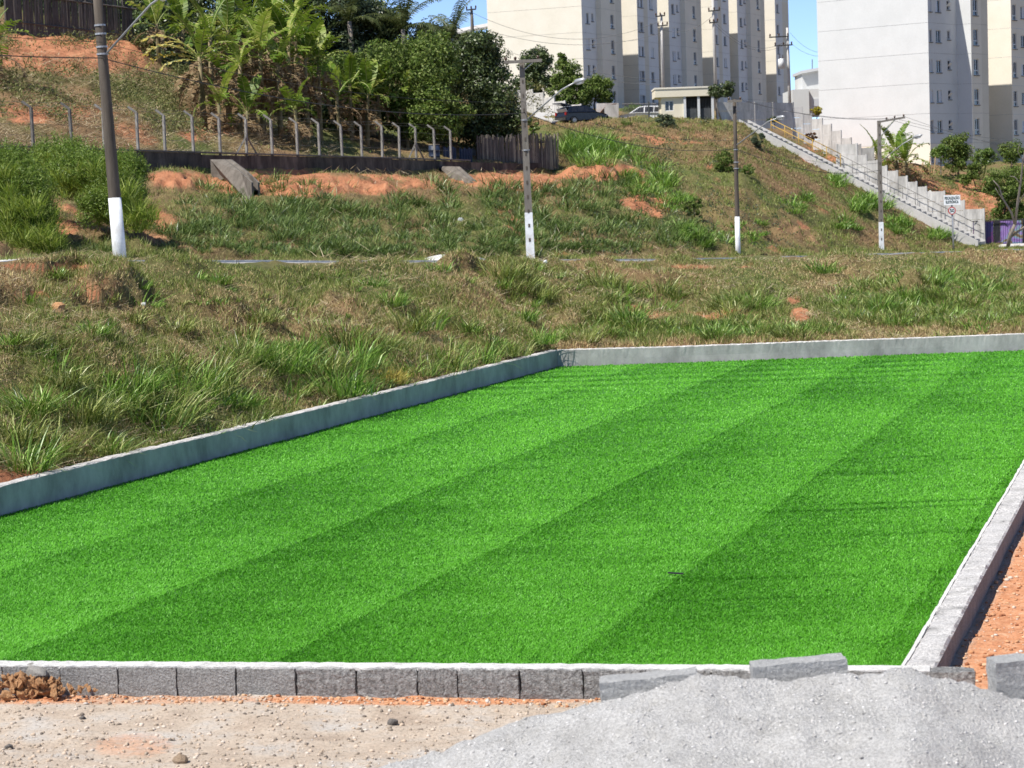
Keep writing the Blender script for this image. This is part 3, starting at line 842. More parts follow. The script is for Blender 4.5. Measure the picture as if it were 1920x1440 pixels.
# ------------------------------------------------------------------ retaining wall with post and wire fence
M_OLDCONC = M('stained_concrete', [(.035, .03, .026), (.085, .072, .06), (.16, .135, .11)], 1.2, 0.95, 0.5, 20, 0.35, 7, stretch=(1, 1, .35))
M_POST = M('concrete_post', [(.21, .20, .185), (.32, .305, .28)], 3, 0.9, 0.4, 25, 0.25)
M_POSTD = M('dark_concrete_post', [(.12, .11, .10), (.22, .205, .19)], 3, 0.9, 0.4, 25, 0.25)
M_WIRE = M('wire', [(.10, .10, .10), (.16, .16, .16)], 4, 0.6, metal=0.3)
def z_at(px, py, d): return float(at(px, py, d)[2])
Lw = float(np.linalg.norm(RW1 - RW0))
zt0 = EYE[2] + (yh(15) - 279) * 85 / FPX; zt1 = EYE[2] + (yh(1043) - 308) * 133 / FPX
def rw(t): 
    p = RW0 + dW * t; return np.array([p[0], p[1], zt0 + (zt1 - zt0) * t / Lw])
def t_of_u(u):
    k = (u - 960) / FPX; y = (RW0[1] * dW[0] / dW[1] - RW0[0]) / (dW[0] / dW[1] - k); return (y - RW0[1]) / dW[1]
ret = thing('retaining_wall', 'dark stained low concrete wall under the row of fence posts', 'wall', rw(0))
t = -8.0
edges = [-8.0] + [t_of_u(u) for u in (60, 140, 225, 278, 388, 480, 585, 660, 745, 832, 890, 950, 1000, 1044)]
for a, b in zip(edges[:-1], edges[1:]):
    pa, pb = rw(a + .015), rw(b - .015); mb = MB(); th = 0.2 + 0.03 * random.random(); dz = random.uniform(-.04, .04)
    q = np.array([nW[0], nW[1], 0])
    mb.prism([pa + q * th + (0, 0, dz), pb + q * th + (0, 0, dz), pb + (0, 0, dz), pa + (0, 0, dz)], (0, 0, -1.5))
    mb.build('wall_panel', M_OLDCONC, ret)
mb = MB(); pa, pb = rw(-8), rw(t_of_u(890)); q = np.array([nW[0], nW[1], 0])
mb.prism([pa + q * .26 + (0, 0, .045), pb + q * .26 + (0, 0, .045), pb - q * .02 + (0, 0, .045), pa - q * .02 + (0, 0, .045)], (0, 0, .06)); mb.build('coping', M_POSTD, ret)

fence = thing('post_fence', 'row of concrete fence posts with bent tops and wires on the dark low wall', 'fence', rw(0))
qn = np.array([nW[0], nW[1], 0]); qd = np.array([dW[0], dW[1], 0])
us = [15, 80, 152, 212, 275, 325, 378, 428, 477, 525, 572, 613, 655, 692, 730, 762, 793, 828, 858]
tops = []
for i, u in enumerate(us):
    b = rw(t_of_u(u)) + qn * 0.1
    Hp = 1.62 + random.uniform(-.06, .06); lean = qd * random.uniform(-.05, .05)
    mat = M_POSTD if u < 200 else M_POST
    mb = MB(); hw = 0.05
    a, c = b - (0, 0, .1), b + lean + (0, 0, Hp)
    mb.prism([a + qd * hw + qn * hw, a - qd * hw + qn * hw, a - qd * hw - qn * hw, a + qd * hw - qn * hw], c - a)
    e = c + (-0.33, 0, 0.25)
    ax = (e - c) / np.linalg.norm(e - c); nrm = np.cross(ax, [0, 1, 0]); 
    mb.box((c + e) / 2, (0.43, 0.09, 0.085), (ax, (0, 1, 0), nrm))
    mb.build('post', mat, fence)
    tops.append((b, c, e))
    if u in (477, 793):
        for s_ in (-1, 1):
            mb = MB(); mb.tube([b + qd * s_ * 0.95 + (0, 0, 0), c + (0, 0, -.75)], 0.05, 4); mb.build('brace', M_POSTD, fence)
for fz in (0.1, 0.34, 0.6, 0.86):
    mb = MB(); mb.tube([b + (c - b) * fz for b, c, e in tops], 0.006, 3, cap=False); mb.build('wire', M_WIRE, fence)
for fz in (0.4, 0.95):
    mb = MB(); mb.tube([c + (e - c) * fz for b, c, e in tops], 0.006, 3, cap=False); mb.build('wire', M_WIRE, fence)

# drainage chutes stepping down from the wall
M_CHUTE = M('chute_concrete', [(.10, .088, .075), (.19, .17, .148)], 2, 0.95, 0.4, 20, 0.3)
def chute(label, pts_top, w):
    """pts_top: pixel, depth of the top edge of the near cheek; w: width vector along the wall"""
    P = [at(*p) + np.array([0, 0, .3]) for p in pts_top]
    root = thing('drainage_chute', label, 'chute', P[0])
    for off in (0.0, 1.0):
        mb = MB(); o = qd * w * off
        low = [p + (0, 0, -1.0) for p in P]
        poly = [p + o for p in P] + [p + o for p in low[::-1]]
        mb.prism(poly, qd * 0.14); mb.build('cheek', M_CHUTE, root)
    mb = MB(); low = [p + (0, 0, -.32) + qd * .14 for p in P]
    for a, b in zip(low[:-1], low[1:]): mb.add([a, b, b + qd * (w - .14), a + qd * (w - .14)], [(0, 1, 2, 3)])
    mb.build('channel_bed', M_OLDCONC, root)
chute('short concrete drainage chute below the fence, half hidden by grass', [(395, 312, 96.5), (421, 312, 95.6), (452, 336, 92.8), (472, 356, 90)], 0.5)
chute('long concrete drainage chute running down the bank beside red earth', [(822, 322, 119.5), (852, 323, 118), (880, 348, 114.5), (912, 378, 110.5)], 0.55)

# ------------------------------------------------------------------ bamboo and board fences
M_BAMB = [M('old_bamboo_%d' % k, c, 1.5, 0.8, 0.3, 12, 0.3, stretch=(1, 1, .2)) for k, c in enumerate([[(.085, .075, .068), (.14, .125, .11)], [(.13, .115, .10), (.20, .18, .15)], [(.26, .225, .17), (.36, .32, .24)]])]
def stave_fence(name, label, u0, u1, d0, d1, ytop, ybot, n, dark=0.7, jit=0.25):
    root = thing(name, label, 'fence', at(u0, ybot[0], d0))
    for i in range(n):
        f = i / (n - 1); u = u0 + (u1 - u0) * f; d = 1 / (1 / d0 + (1 / d1 - 1 / d0) * f)
        zb = z_at(u, ybot[0] + (ybot[1] - ybot[0]) * f, d); x = at(u, 200, d)[0]
        zt = z_at(u, ytop[0] + (ytop[1] - ytop[0]) * f, d) + random.uniform(-jit, jit)
        k = 0 if random.random() < dark else random.choice([1, 1, 2])
        mb = MB(); l = random.gauss(0, .035); r = random.uniform(.042, .065)
        mb.tube([(x, d + random.uniform(-.03, .03), zb - .3), (x + l, d, (zb + zt) / 2), (x + l * 1.8, d, zt)], [r, r, r * .8], 5)
        mb.build('stave', M_BAMB[k], root)
    for f in (0.25, 0.75):
        mb = MB(); pp = []
        for g in np.linspace(0, 1, 8):
            d = 1 / (1 / d0 + (1 / d1 - 1 / d0) * g); u = u0 + (u1 - u0) * g
            pp.append(at(u, (ytop[0] + (ytop[1] - ytop[0]) * g) * f + (ybot[0] + (ybot[1] - ybot[0]) * g) * (1 - f), d + .08))
        mb.tube(pp, 0.05, 5); mb.build('rail', M_BAMB[0], root)
    return root
stave_fence('bamboo_fence', 'tall dark bamboo fence at the top of the red earth slope', 18, 256, 119, 124, (-40, -8), (66, 92), 130)
stave_fence('bamboo_fence', 'grey weathered bamboo fence above the low wall behind the second lamp post', 892, 1042, 126, 133, (256, 252), (306, 309), 78, 0.35, 0.12)
# blue and grey sheets and a drum under the big tree
M_BLUE = M('blue_plastic', [(.012, .022, .05), (.03, .045, .085)], 2, 0.5, 0.2, 10)
M_SHEET = M('grey_sheet', [(.10, .11, .115), (.17, .18, .185)], 2, 0.6, 0.2, 10)
def sheet(label, u0, u1, y0, y1, d, mat, name='sheet_panel', cat='panel'):
    a, b = at(u0, y1, d), at(u1, y1, d + .6); h = z_at(u0, y0, d) - a[2]
    mb = MB(); n = 14; V = []
    for i in range(n + 1):
        f = i / n; p = a + (b - a) * f; w = 0.03 * math.sin(i * 2.2)
        V += [p + (0, w, -.2), p + (0, w, h + .05 * math.sin(i * 1.3)), p + (0, w + .03, h + .05 * math.sin(i * 1.3)), p + (0, w + .03, -.2)]
    F = []
    for i in range(n):
        for k in range(4): F.append((i * 4 + k, i * 4 + (k + 1) % 4, i * 4 + 4 + (k + 1) % 4, i * 4 + 4 + k))
    F += [(0, 1, 2, 3), tuple(n * 4 + k for k in (3, 2, 1, 0))]
    mb.add(V, F); tag(mb.build(name, mat), label, cat)
sheet('dark blue corrugated sheet between fence posts under the big tree', 832, 856, 276, 305, 122.5, M_BLUE)
sheet('second blue sheet, right of a fence post under the big tree', 862, 886, 278, 306, 124.5, M_BLUE)
sheet('grey sheet panel standing in the shade under the big tree', 872, 893, 279, 306, 126.5, M_SHEET)
dr = thing('plastic_drum', 'dark blue drum with tan lid standing under the big tree', 'drum', at(815, 304, 121))
p = np.array(dr.location); mb = MB(); mb.tube([p + (0, 0, z) for z in (0, .3, .32, .34, .62, .64, .66, .92)], [.30, .31, .33, .31, .31, .33, .31, .30], 14); mb.build('barrel', M_BLUE, dr, True)
mb = MB(); mb.tube([p + (0, 0, .925), p + (0, 0, .97)], .32, 14); mb.build('lid', M_BAMB[2], dr)

# ------------------------------------------------------------------ street poles, lamps and cables
M_POLE = M('weathered_pole', [(.075, .062, .05), (.135, .115, .095)], 1.2, 0.9, 0.3, 10, 0.25, stretch=(1, 1, .15))
M_POLE2 = M('grey_concrete_pole', [(.15, .135, .115), (.235, .215, .19)], 1.4, 0.9, 0.3, 14, 0.25, stretch=(1, 1, .2))
M_WHITE = M('white_paint', [(.58, .58, .57), (.76, .78, .80), (.82, .84, .86)], 1.6, 0.6, 0.15, 30, 0.12, 8)
M_GALV = M('galvanised_steel', [(.36, .37, .38), (.46, .47, .48)], 5, 0.45, metal=0.5)
M_DARK = M('dark_steel', [(.03, .03, .03), (.06, .058, .055)], 5, 0.6)
M_INS = M('brown_porcelain', [(.06, .035, .025), (.09, .05, .035)], 5, 0.3)
M_LAMPG = M('lamp_glass', [(.65, .66, .66), (.74, .75, .75)], 5, 0.2)
def street_pole(label, base, top, d, r0, r1, band_y, square, arm, cross=None, brk=None):
    """base, top: pixels; arm: (pixel of foot, elbow, head end)"""
    b = at(*base, d); gz = ground(b[0], b[1]); tp = at(*top, d)
    root = thing('lamp_post', label, 'lamp post', (b[0], b[1], min(b[2], gz)), 'lamp posts along the road')
    ax = (tp - b); Lp = np.linalg.norm(ax); ax = ax / Lp
    fb = (base[1] - band_y) / (base[1] - top[1])
    rr = lambda f: r0 + (r1 - r0) * f
    b0 = b - ax * 0.8
    if square:
        X = np.array([1, 0, 0.]) - ax * ax[0]; X /= np.linalg.norm(X); Y = np.cross(ax, X)
        def sq(f0, f1, pad, name, mat):
            mb = MB(); V = []
            for f in (f0, f1):
                c = b + ax * Lp * f; w = rr(f) + pad
                V += [c + X * w * i + Y * w * .8 * j for i, j in ((-1, -1), (1, -1), (1, 1), (-1, 1))]
            mb.add(V, [(0, 1, 2, 3), (4, 5, 6, 7)] + [(k, (k + 1) % 4, 4 + (k + 1) % 4, 4 + k) for k in range(4)])
            return mb.build(name, mat, root)
        sq(-.1, 1, 0, 'shaft', M_POLE2); sq(-.1, fb, .004, 'painted_band', M_WHITE)
        for k in range(13):
            f = 0.10 + 0.072 * k
            mb = MB(); c = b + ax * Lp * f - Y * (rr(f) * .8 + .007) * (1 if Y[1] > 0 else -1)
            mb.box(c, (rr(f) * .5, 0.012, Lp * .018), (X, Y, ax)); mb.build('slot', M_POLE, root)
    else:
        mb = MB(); mb.tube([b0] + [b + ax * Lp * f for f in (0, .25, .5, .75, 1)], [rr(0)] + [rr(f) for f in (0, .25, .5, .75, 1)], 14); mb.build('shaft', M_POLE, root, True)
        mb = MB(); mb.tube([b0, b + ax * Lp * fb], [rr(0) + .006, rr(fb) + .006], 14); mb.build('painted_band', M_WHITE, root, True)
    for f in (brk or ()):
        mb = MB(); c = b + ax * Lp * f; mb.tube([c - ax * .025, c + ax * .025], rr(f) + .022, 12); mb.build('clamp', M_GALV, root)
    P = [at(p[0], p[1], d - 0.05 - .55 * i) for i, p in enumerate(arm)]
    if len(P) == 3:
        mb = MB(); mb.tube(P, [.032, .03, .028], 7); mb.build('lamp_arm', M_GALV, root, True)
        hd = P[-1]; dv = P[-1] - P[-2]; dv /= np.linalg.norm(dv); dv[2] *= .5; dv /= np.linalg.norm(dv)
        mb = MB(); mb.tube([hd, hd + dv * .12, hd + dv * .45, hd + dv * .62], [.05, .11, .10, .03], 10); ho = mb.build('lamp_head', M_GALV, root, True)
        mb = MB(); mb.tube([hd + dv * .18 + (0, 0, -.05), hd + dv * .46 + (0, 0, -.05)], [.09, .08], 8); mb.build('lens', M_LAMPG, ho, True)
    if cross:
        a, c2 = at(*cross[0], d - .25), at(*cross[1], d - .25); v = c2 - a; L = np.linalg.norm(v); v /= L
        mb = MB(); nn = np.cross(v, [0, 1, 0]); mb.box((a + c2) / 2, (L, .10, .12), (v, (0, 1, 0), nn)); mb.build('crossarm', M_POLE2, root)
        for f in cross[2]:
            c = a + v * L * f; mb = MB(); mb.tube([c + (0, 0, .05), c + (0, 0, .10), c + (0, 0, .16), c + (0, 0, .20)], [.02, .05, .06, .03], 8); mb.build('insulator', M_INS, root)
        mid = a + v * L * cross[3]; mb = MB(); mb.tube([mid, b + ax * Lp * (1 - cross[4])], .022, 5); mb.build('brace', M_GALV, root)
    return b, ax, Lp
P1 = street_pole('thick leaning round lamp post with white foot nearest on the left, by the bushes', (225, 487), (179, -50), 63, .19, .125, 370, False, [(196, 104), (283, 8), (300, -4)], None, (.72, .745, .79, .82))
P2 = street_pole('square concrete lamp post with slots and a crossarm, in front of the big tree', (995, 487), (978, 112), 89, .165, .10, 398, True, [(988, 224), (1053, 168), (1077, 155)], ((945, 117), (1016, 113), (.05, .3, .9), .8, .06), (.70, .55))
P3 = street_pole('slim dark round lamp post in front of the dry slope below the gatehouse', (1384, 480), (1377, 186), 113, .13, .085, 406, False, [(1381, 272), (1440, 228), (1456, 222)], ((1364, 190), (1391, 189), (.1, .9), .85, .08), (.68, .6, .56))
P4 = street_pole('grey square lamp post with a long one-sided crossarm, in front of the concrete stairs', (1653, 473), (1648, 226), 134, .135, .10, 416, True, [(1652, 303), (1692, 270), (1713, 258)], ((1646, 229), (1697, 220), (.32, .62, .95), .66, .13), ())

M_CABLE = M('black_cable', [(.02, .02, .02), (.04, .04, .04)], 3, 0.6)
def cable(label, A, B, sag, r, mat=None):
    A, B = np.array(A), np.array(B); n = 24
    pts = [A + (B - A) * t + np.array([0, 0, -4 * sag * t * (1 - t)]) for t in np.linspace(0, 1, n)]
    mb = MB(); mb.tube(pts, r, 4, cap=False); tag(mb.build('overhead_cable', mat or M_CABLE), label, 'cable', 'overhead cables')
def onp(P, f): return P[0] + P[1] * P[2] * f + np.array([0, -.2, 0])
prev = P1[0] + np.array([-12.2, -26, 1.2])
for k, (f, r, sg) in enumerate([(.705, .014, .6), (.76, .007, .5)]):
    w = ('thick twisted', 'thin upper', 'thin lower')[k]
    cable('%s cable from the left picture edge to the leaning lamp post' % w, prev + P1[1] * P1[2] * f, onp(P1, f), sg, r)
    cable('%s cable from the leaning lamp post to the second, slotted lamp post' % w, onp(P1, f), onp(P2, f + .03), sg, r)
    cable('%s cable from the slotted lamp post to the slim dark lamp post' % w, onp(P2, f + .03), onp(P3, f - .02), sg, r)
    cable('%s cable from the slim dark lamp post to the lamp post before the stairs' % w, onp(P3, f - .02), onp(P4, f - .08), sg, r)
for k, (pa, pb) in enumerate([((1391, 187), (1663, 223)), ((1391, 189), (1678, 221))]):
    cable('%s wire across the white building to the long crossarm' % ('upper', 'lower')[k], at(*pa, 113), at(*pb, 133.8), .35, .010, M_WIRE)
for k, (pa, pb) in enumerate([((1664, 223), (1960, 277)), ((1679, 222), (1960, 268)), ((1695, 218), (1960, 286))]):
    cable('%s wire running right from the long crossarm' % ('lower', 'upper', 'lowest')[k], at(*pa, 133.8), at(*pb, 160), .3, .010, M_WIRE)
M_FWIRE = M('far_wire', [(.16, .155, .15), (.20, .195, .19)], 3, 0.6)
for k, (pa, da, pb, db, sg) in enumerate([((886, 24), 200, (1236, 40), 215, 2.0), ((886, 48), 200, (1240, 62), 215, 1.4), ((900, 80), 205, (1240, 150), 215, .6), ((900, 96), 205, (1240, 160), 215, .6), ((1240, 55), 215, (1338, 28), 215, .8), ((1340, 40), 214, (1478, 74), 222, 1.6), ((1340, 46), 214, (1478, 80), 222, 1.5), ((1482, 62), 222, (1548, 98), 230, .6), ((1482, 80), 222, (1548, 104), 230, .5)]):
    w = ['topmost wire across the blank beige gable', 'second wire across the blank beige gable', 'third wire across the blank beige gable', 'lowest wire across the blank beige gable', 'wire between the two thin poles before the beige block', 'upper wire at the right end of the beige block', 'lower wire at the right end of the beige block', 'upper wire against the blue sky gap', 'lower wire against the blue sky gap'][k]
    cable(w, at(*pa, da), at(*pb, db), sg, .016, M_FWIRE)
def far_pole(label, base, top, d, mat, arms, trafo=False):
    b, tp = at(*base, d), at(*top, d)
    root = thing('utility_pole', label, 'utility pole', b, 'distant utility poles')
    mb = MB(); mb.tube([b - (0, 0, 2.0), (b + tp) / 2, tp], [.17, .145, .11], 8); mb.build('shaft', mat, root, True)
    for (xa, xb, y) in arms:
        a, c = at(xa, y + 1, d - .2), at(xb, y - 1, d - .2); v = c - a; L = np.linalg.norm(v); v /= L
        mb = MB(); mb.box((a + c) / 2, (L, .1, .12), (v, (0, 1, 0), np.cross(v, [0, 1, 0]))); mb.build('crossarm', M_DARK, root)
        for f in (.05, .5, .95):
            q = a + v * L * f; mb = MB(); mb.tube([q, q + (0, 0, .22), q + (0, 0, .34)], [.04, .09, .04], 6); mb.build('insulator', M_INS, root)
    if trafo:
        c = at(1465, 118, d - .5); mb = MB(); mb.tube([c + (0, 0, -.55), c + (0, 0, .35), c + (0, 0, .42)], [.33, .33, .2], 10); tk = mb.build('transformer', M_LAMPG, root, True)
        for s_ in (-.15, .15):
            mb = MB(); mb.tube([c + (s_, 0, .42), c + (s_, 0, .8)], [.05, .03], 6); mb.build('bushing', M_INS, tk)
    return b
M_PALEP = M('pale_concrete', [(.48, .46, .43), (.58, .56, .53)], 2, 0.9)
far_pole('pale thin pole rising behind the gatehouse roof', (1243, 166), (1240, 26), 215, M_PALEP, [(1229, 1247, 30), (1233, 1252, 48)])
far_pole('tall pale pole to the right of the gatehouse roof', (1342, 168), (1335, -60), 214, M_PALEP, [(1328, 1350, 20), (1330, 1346, 42)])
far_pole('utility pole with a transformer at the right end of the beige block', (1481, 195), (1476, 52), 222, M_PALEP, [(1442, 1479, 69), (1452, 1486, 85)], True)
far_pole('small dark utility pole seen between palms and beige gable', (886, 60), (884, 16), 200, M_POLE2, [(874, 893, 18)])
# warning sign of the speed camera
M_SIGNW = M('sign_white', [(.74, .76, .76), (.80, .82, .82)], 2, 0.5, fine=0.04)
M_SIGNR = M('sign_red', [(.42, .03, .03), (.5, .04, .035)], 4, 0.5)
M_SIGNB = M('sign_green_black', [(.012, .04, .035), (.02, .05, .045)], 4, 0.5)
sb = at(1788, 470, 142); sg = thing('road_sign', 'white road sign with black lettering over a round 50 sign on a grey post', 'road sign', sb)
st = at(1784, 366, 142)
mb = MB(); mb.tube([sb - (0, 0, .5), st], .055, 8); mb.build('post', M_GALV, sg, True)
pc = at(1785, 375, 141.9); ex = np.array([1, 0, 0]); rect = (31 / FPX * 142, .02, 18.5 / FPX * 142)
mb = MB(); mb.box(pc, rect); plate = mb.build('plate', M_SIGNW, sg)
mb = MB()
for (w, h, ox, oz) in ((rect[0] - .05, .022, 0, rect[2] / 2 - .035), (rect[0] - .05, .022, 0, -rect[2] / 2 + .035), (.022, rect[2] - .114, rect[0] / 2 - .035, 0), (.022, rect[2] - .114, -rect[0] / 2 + .035, 0)):
    mb.box(pc + (ox, -.013, oz), (w, .006, h))
cc = at(1785, 395, 141.9)
def disc(c, r, th, n=32):
    return MB().prism([c + np.array([r * math.cos(2 * math.pi * k / n), 0, r * math.sin(2 * math.pi * k / n)]) for k in range(n)], (0, th, 0))
rd = disc(cc, 7.3 / FPX * 142, .02).build('round_plate', M_SIGNR, sg)
disc(cc + (0, -.006, 0), 5.5 / FPX * 142, .01).build('inner_disc', M_SIGNW, rd)
def lettering(body, c, size, mat, parent, name='lettering', wmax=None):
    cu = bpy.data.curves.new(name, 'FONT'); cu.body = body; cu.size = size; cu.align_x = 'CENTER'; cu.align_y = 'CENTER'; cu.extrude = 0.002; cu.offset = 0.006 * size / .2
    tmp = bpy.data.objects.new('tmp', cu); COL.objects.link(tmp)
    bpy.context.view_layer.update()
    me = bpy.data.meshes.new_from_object(tmp.evaluated_get(bpy.context.evaluated_depsgraph_get()))
    bpy.data.objects.remove(tmp); me.materials.clear(); me.materials.append(mat)
    pw = parent_world(parent)
    xs = [v.co.x for v in me.vertices]; w = max(xs) - min(xs)
    o = link(name, me, parent, (c[0] - pw.x, c[1] - pw.y, c[2] - pw.z)); o.rotation_euler = (math.pi / 2, 0, 0)
    if wmax and w > wmax: o.scale.x = wmax / w
    return o
lettering('FISCALIZAÇÃO', pc + (0, -.016, .115), .24, M_SIGNB, plate, wmax=rect[0] - .12)
lettering('ELETRÔNICA', pc + (0, -.016, -.135), .24, M_SIGNB, plate, wmax=rect[0] - .25)
lettering('50', cc + (0, -.012, 0), .30, M_SIGNB, rd)
# kerb along the far side of the road
M_KERB = M('whitewashed_kerb', [(.55, .55, .54), (.70, .70, .69)], 2, 0.9, 0.3, 20)
kb = tag(thing('kerb', 'x', 'kerb'), None, None); 
for k in ('label', 'category'): del kb[k]
kb['kind'] = 'structure'
cs = [c for c in range(0, NU - 1) if -60 <= US[c] <= 1960]
for c in range(cs[0], cs[-1] - 4, 4):
    a = GP[rows[5], c]; b = GP[rows[5], c + 4] 
    mb = MB(); dv = (b - a) / np.linalg.norm(b - a); pr = np.array([dv[1], -dv[0], 0]); e = dv * .01
    A_, B_ = a + e, b - e
    mb.prism([A_ + pr * .18, B_ + pr * .18, B_ - pr * .6, A_ - pr * .6], (0, 0, .075)); o = mb.build('kerb_stone', M_KERB, kb); o.location.z -= 0.02

# ------------------------------------------------------------------ apartment blocks
M_WALLW = M('white_render', [(.57, .58, .572), (.62, .63, .622)], .5, 0.9, 0.1, 8, 0.04)
M_WALLC = M('cream_render', [(.70, .655, .55), (.76, .71, .61)], .5, 0.9, 0.1, 8, 0.04)
M_WALLG = M('light_grey_render', [(.66, .665, .655), (.72, .725, .715)], .5, 0.9, 0.1, 8, 0.04)
M_WALLB = M('beige_render', [(.62, .58, .48), (.68, .64, .54)], .5, 0.9, 0.1, 8, 0.04)
M_JOINT = M('joint_grey', [(.34, .33, .31), (.40, .39, .37)], 2, 0.9)
M_FRAME = M('white_aluminium', [(.62, .63, .64), (.68, .69, .70)], 5, 0.4)
M_SILL = M('dark_sill', [(.10, .095, .09), (.15, .145, .14)], 5, 0.8)
M_SHUT = M('shutter_white', [(.56, .58, .61), (.62, .64, .67)], 5, 0.5)
def glass_mat():
    m, nt, b = new_mat('window_glass'); b.inputs['Base Color'].default_value = (.018, .021, .026, 1); b.inputs['Roughness'].default_value = 0.08; b.inputs['Specular IOR Level'].default_value = 0.6
    tc = nt.nodes.new('ShaderNodeTexCoord'); n = _noise(nt, tc.outputs['Object'], 1.5)
    r = _ramp(nt, [(.012, .014, .018), (.035, .038, .045)], [.35, .65]); nt.links.new(n.outputs['Fac'], r.inputs[0]); nt.links.new(r.outputs[0], b.inputs['Base Color'])
    return m
M_GLASS = glass_mat()
FH = 2.8
WIN = {}
def window_meshes(w, h, style):
    """x along the wall, y outwards, z up, origin in the middle of the opening; recessed by 0.12"""
    key = (w, h, style)
    if key in WIN: return WIN[key]
    fr = MB(); t = .05; y = -.11
    fr.box((-w / 2 + t / 2, y, 0), (t, .06, h)); fr.box((w / 2 - t / 2, y, 0), (t, .06, h)); fr.box((0, y, h / 2 - t / 2), (w - 2 * t, .058, t)); fr.box((0, y, -h / 2 + t / 2), (w - 2 * t, .058, t))
    if style in ('a', 'b', 'n'): fr.box((0, y + .004, 0), (t, .05, h - 2 * t))
    if style == 'g': fr.box((0, y + .004, -h / 2 + .42), (w - 2 * t, .05, .09)); fr.box((0, y + .004, .2), (t, .05, h - .55 - 2 * t))
    fr.box((0, .03, -h / 2 - .05), (w + .12, .16, .07), m=1)
    if style == 'a': fr.box((-w / 4, y + .012, 0), (w / 2 - t, .02, h - 2 * t), m=2)
    if style == 'b': fr.box((w / 4, y + .012, 0), (w / 2 - t, .02, h - 2 * t), m=2)
    if style == 's': fr.box((0, y + .012, 0), (w - 2 * t, .02, h - 2 * t), m=2)
    if style == 'o':       # awning sash pushed open
        c = np.array((0.02, y + .20, 0.05)); ax = (np.array((1, 0, 0.)), np.array((0, .75, -.66)), np.array((0, .66, .75))); fr.box(c, (w - .1, .03, h * .5), ax, m=0)
    gl = MB(); gl.box((0, y - .03, 0), (w - .02, .012, h - .02))
    WIN[key] = (fr.mesh('window', [M_FRAME, M_SILL, M_SHUT]), gl.mesh('pane', M_GLASS))
    return WIN[key]
def block(label, P0, td, floors, base_z, profile, mats, gable_w, wins, lowest=0.0, plinth=None, joint=True, par=1.25):
    """profile: [(t, n)] along the front; mats[i] for edge i -> i+1; wins[i]: list of (offset, w, h, z above floor, style)"""
    td = np.array(td); td = td / np.linalg.norm(td); nd = np.array([td[1], -td[0]])
    def W(t, n, z): return np.array([P0[0] + td[0] * t + nd[0] * n, P0[1] + td[1] * t + nd[1] * n, base_z + z])
    H = floors * FH + par
    root = thing('apartment_block', label, 'apartment block', W(0, 0, 0))
    # core of the building, 5 cm behind the faces
    T = profile[-1][0]
    pts = [(0, -gable_w)] + list(profile) + [(T, -gable_w)]
    ins = 0.05
    mb = MB(); mb.prism([W(t, n, -3) for t, n in [(ins, -gable_w + ins), (ins, min(p[1] for p in profile) - ins - .0), (T - ins, min(p[1] for p in profile) - ins), (T - ins, -gable_w + ins)]], (0, 0, H + 3 - .2)); mb.build('core', M_JOINT, root)
    # faces, storey by storey with a joint between storeys
    edges = [((0, -gable_w), (0, 0), mats['gable'], [])] + [(profile[i], profile[i + 1], mats['front'][i], wins.get(i, [])) for i in range(len(profile) - 1)]
    groups = {}
    for ei, (a, b, mat, ws) in enumerate(edges):
        a = np.array(a, float); b = np.array(b, float); L = np.linalg.norm(b - a); e = (b - a) / L
        out2 = np.array([e[1], -e[0]]) if True else None            # outward in (t, n): right of the walking direction reversed below
        out2 = np.array([-e[1], e[0]])
        def Q(s_, z, o=0.0):
            p = a + e * s_ + out2 * o; return W(p[0], p[1], z)
        for k in range(-1, floors + 1):
            z0, z1 = k * FH, (k + 1) * FH
            if k == floors: z1 = H
            mt = mat
            if plinth is not None and k <= 0: mt = plinth.get(mat, mat)
            mb = groups.setdefault((id(mt), ei), (mt, MB()))[1]
            here = [(s_ - w / 2, s_ + w / 2, z0 + zz, z0 + zz + h, st) for s_, w, h, zz, st in ws] if 0 <= k < floors and z1 > lowest else []
            j = 0.011 if joint else 0.0
            xs = sorted({0.0, L} | {q for r in here for q in r[:2]}); zs = sorted({z0 + j, z1 - j} | {q for r in here for q in r[2:4]})
            for i in range(len(xs) - 1):
                for m_ in range(len(zs) - 1):
                    cx, cz = (xs[i] + xs[i + 1]) / 2, (zs[m_] + zs[m_ + 1]) / 2
                    if any(r[0] < cx < r[1] and r[2] < cz < r[3] for r in here): continue
                    mb.add([Q(xs[i], zs[m_]), Q(xs[i + 1], zs[m_]), Q(xs[i + 1], zs[m_ + 1]), Q(xs[i], zs[m_ + 1])], [(0, 1, 2, 3)])
            if joint:   # floor of the joint
                mj = groups.setdefault((id(M_JOINT), ei, 0), (M_JOINT, MB()))[1]
                mj.add([Q(0, z1 - j, -.03), Q(L, z1 - j, -.03), Q(L, z1 + j, -.03), Q(0, z1 + j, -.03)], [(0, 1, 2, 3)])
            for r in here:
                x0, x1, y0, y1, st = r
                for A_, B_ in (((x0, y0), (x1, y0)), ((x1, y0), (x1, y1)), ((x1, y1), (x0, y1)), ((x0, y1), (x0, y0))):
                    mb.add([Q(*A_), Q(*B_), Q(*B_, -.16), Q(*A_, -.16)], [(0, 1, 2, 3)])
                sty = random.choice(st)
                fm, gm = window_meshes(round(x1 - x0, 3), round(y1 - y0, 3), sty)
                c = Q((x0 + x1) / 2, (y0 + y1) / 2); pw = root.location
                # rotation that sends x to the wall direction and y outwards
                ed = W(e[0], e[1], 0) - W(0, 0, 0); od = W(out2[0], out2[1], 0) - W(0, 0, 0)
                o = link('window', fm, root, (c[0] - pw.x, c[1] - pw.y, c[2] - pw.z))
                s1 = 1.0 if (ed[0] * od[1] - ed[1] * od[0]) > 0 else -1.0
                o.rotation_euler = (0, 0, math.atan2(ed[1] * s1, ed[0] * s1))
                link('pane', gm, o)
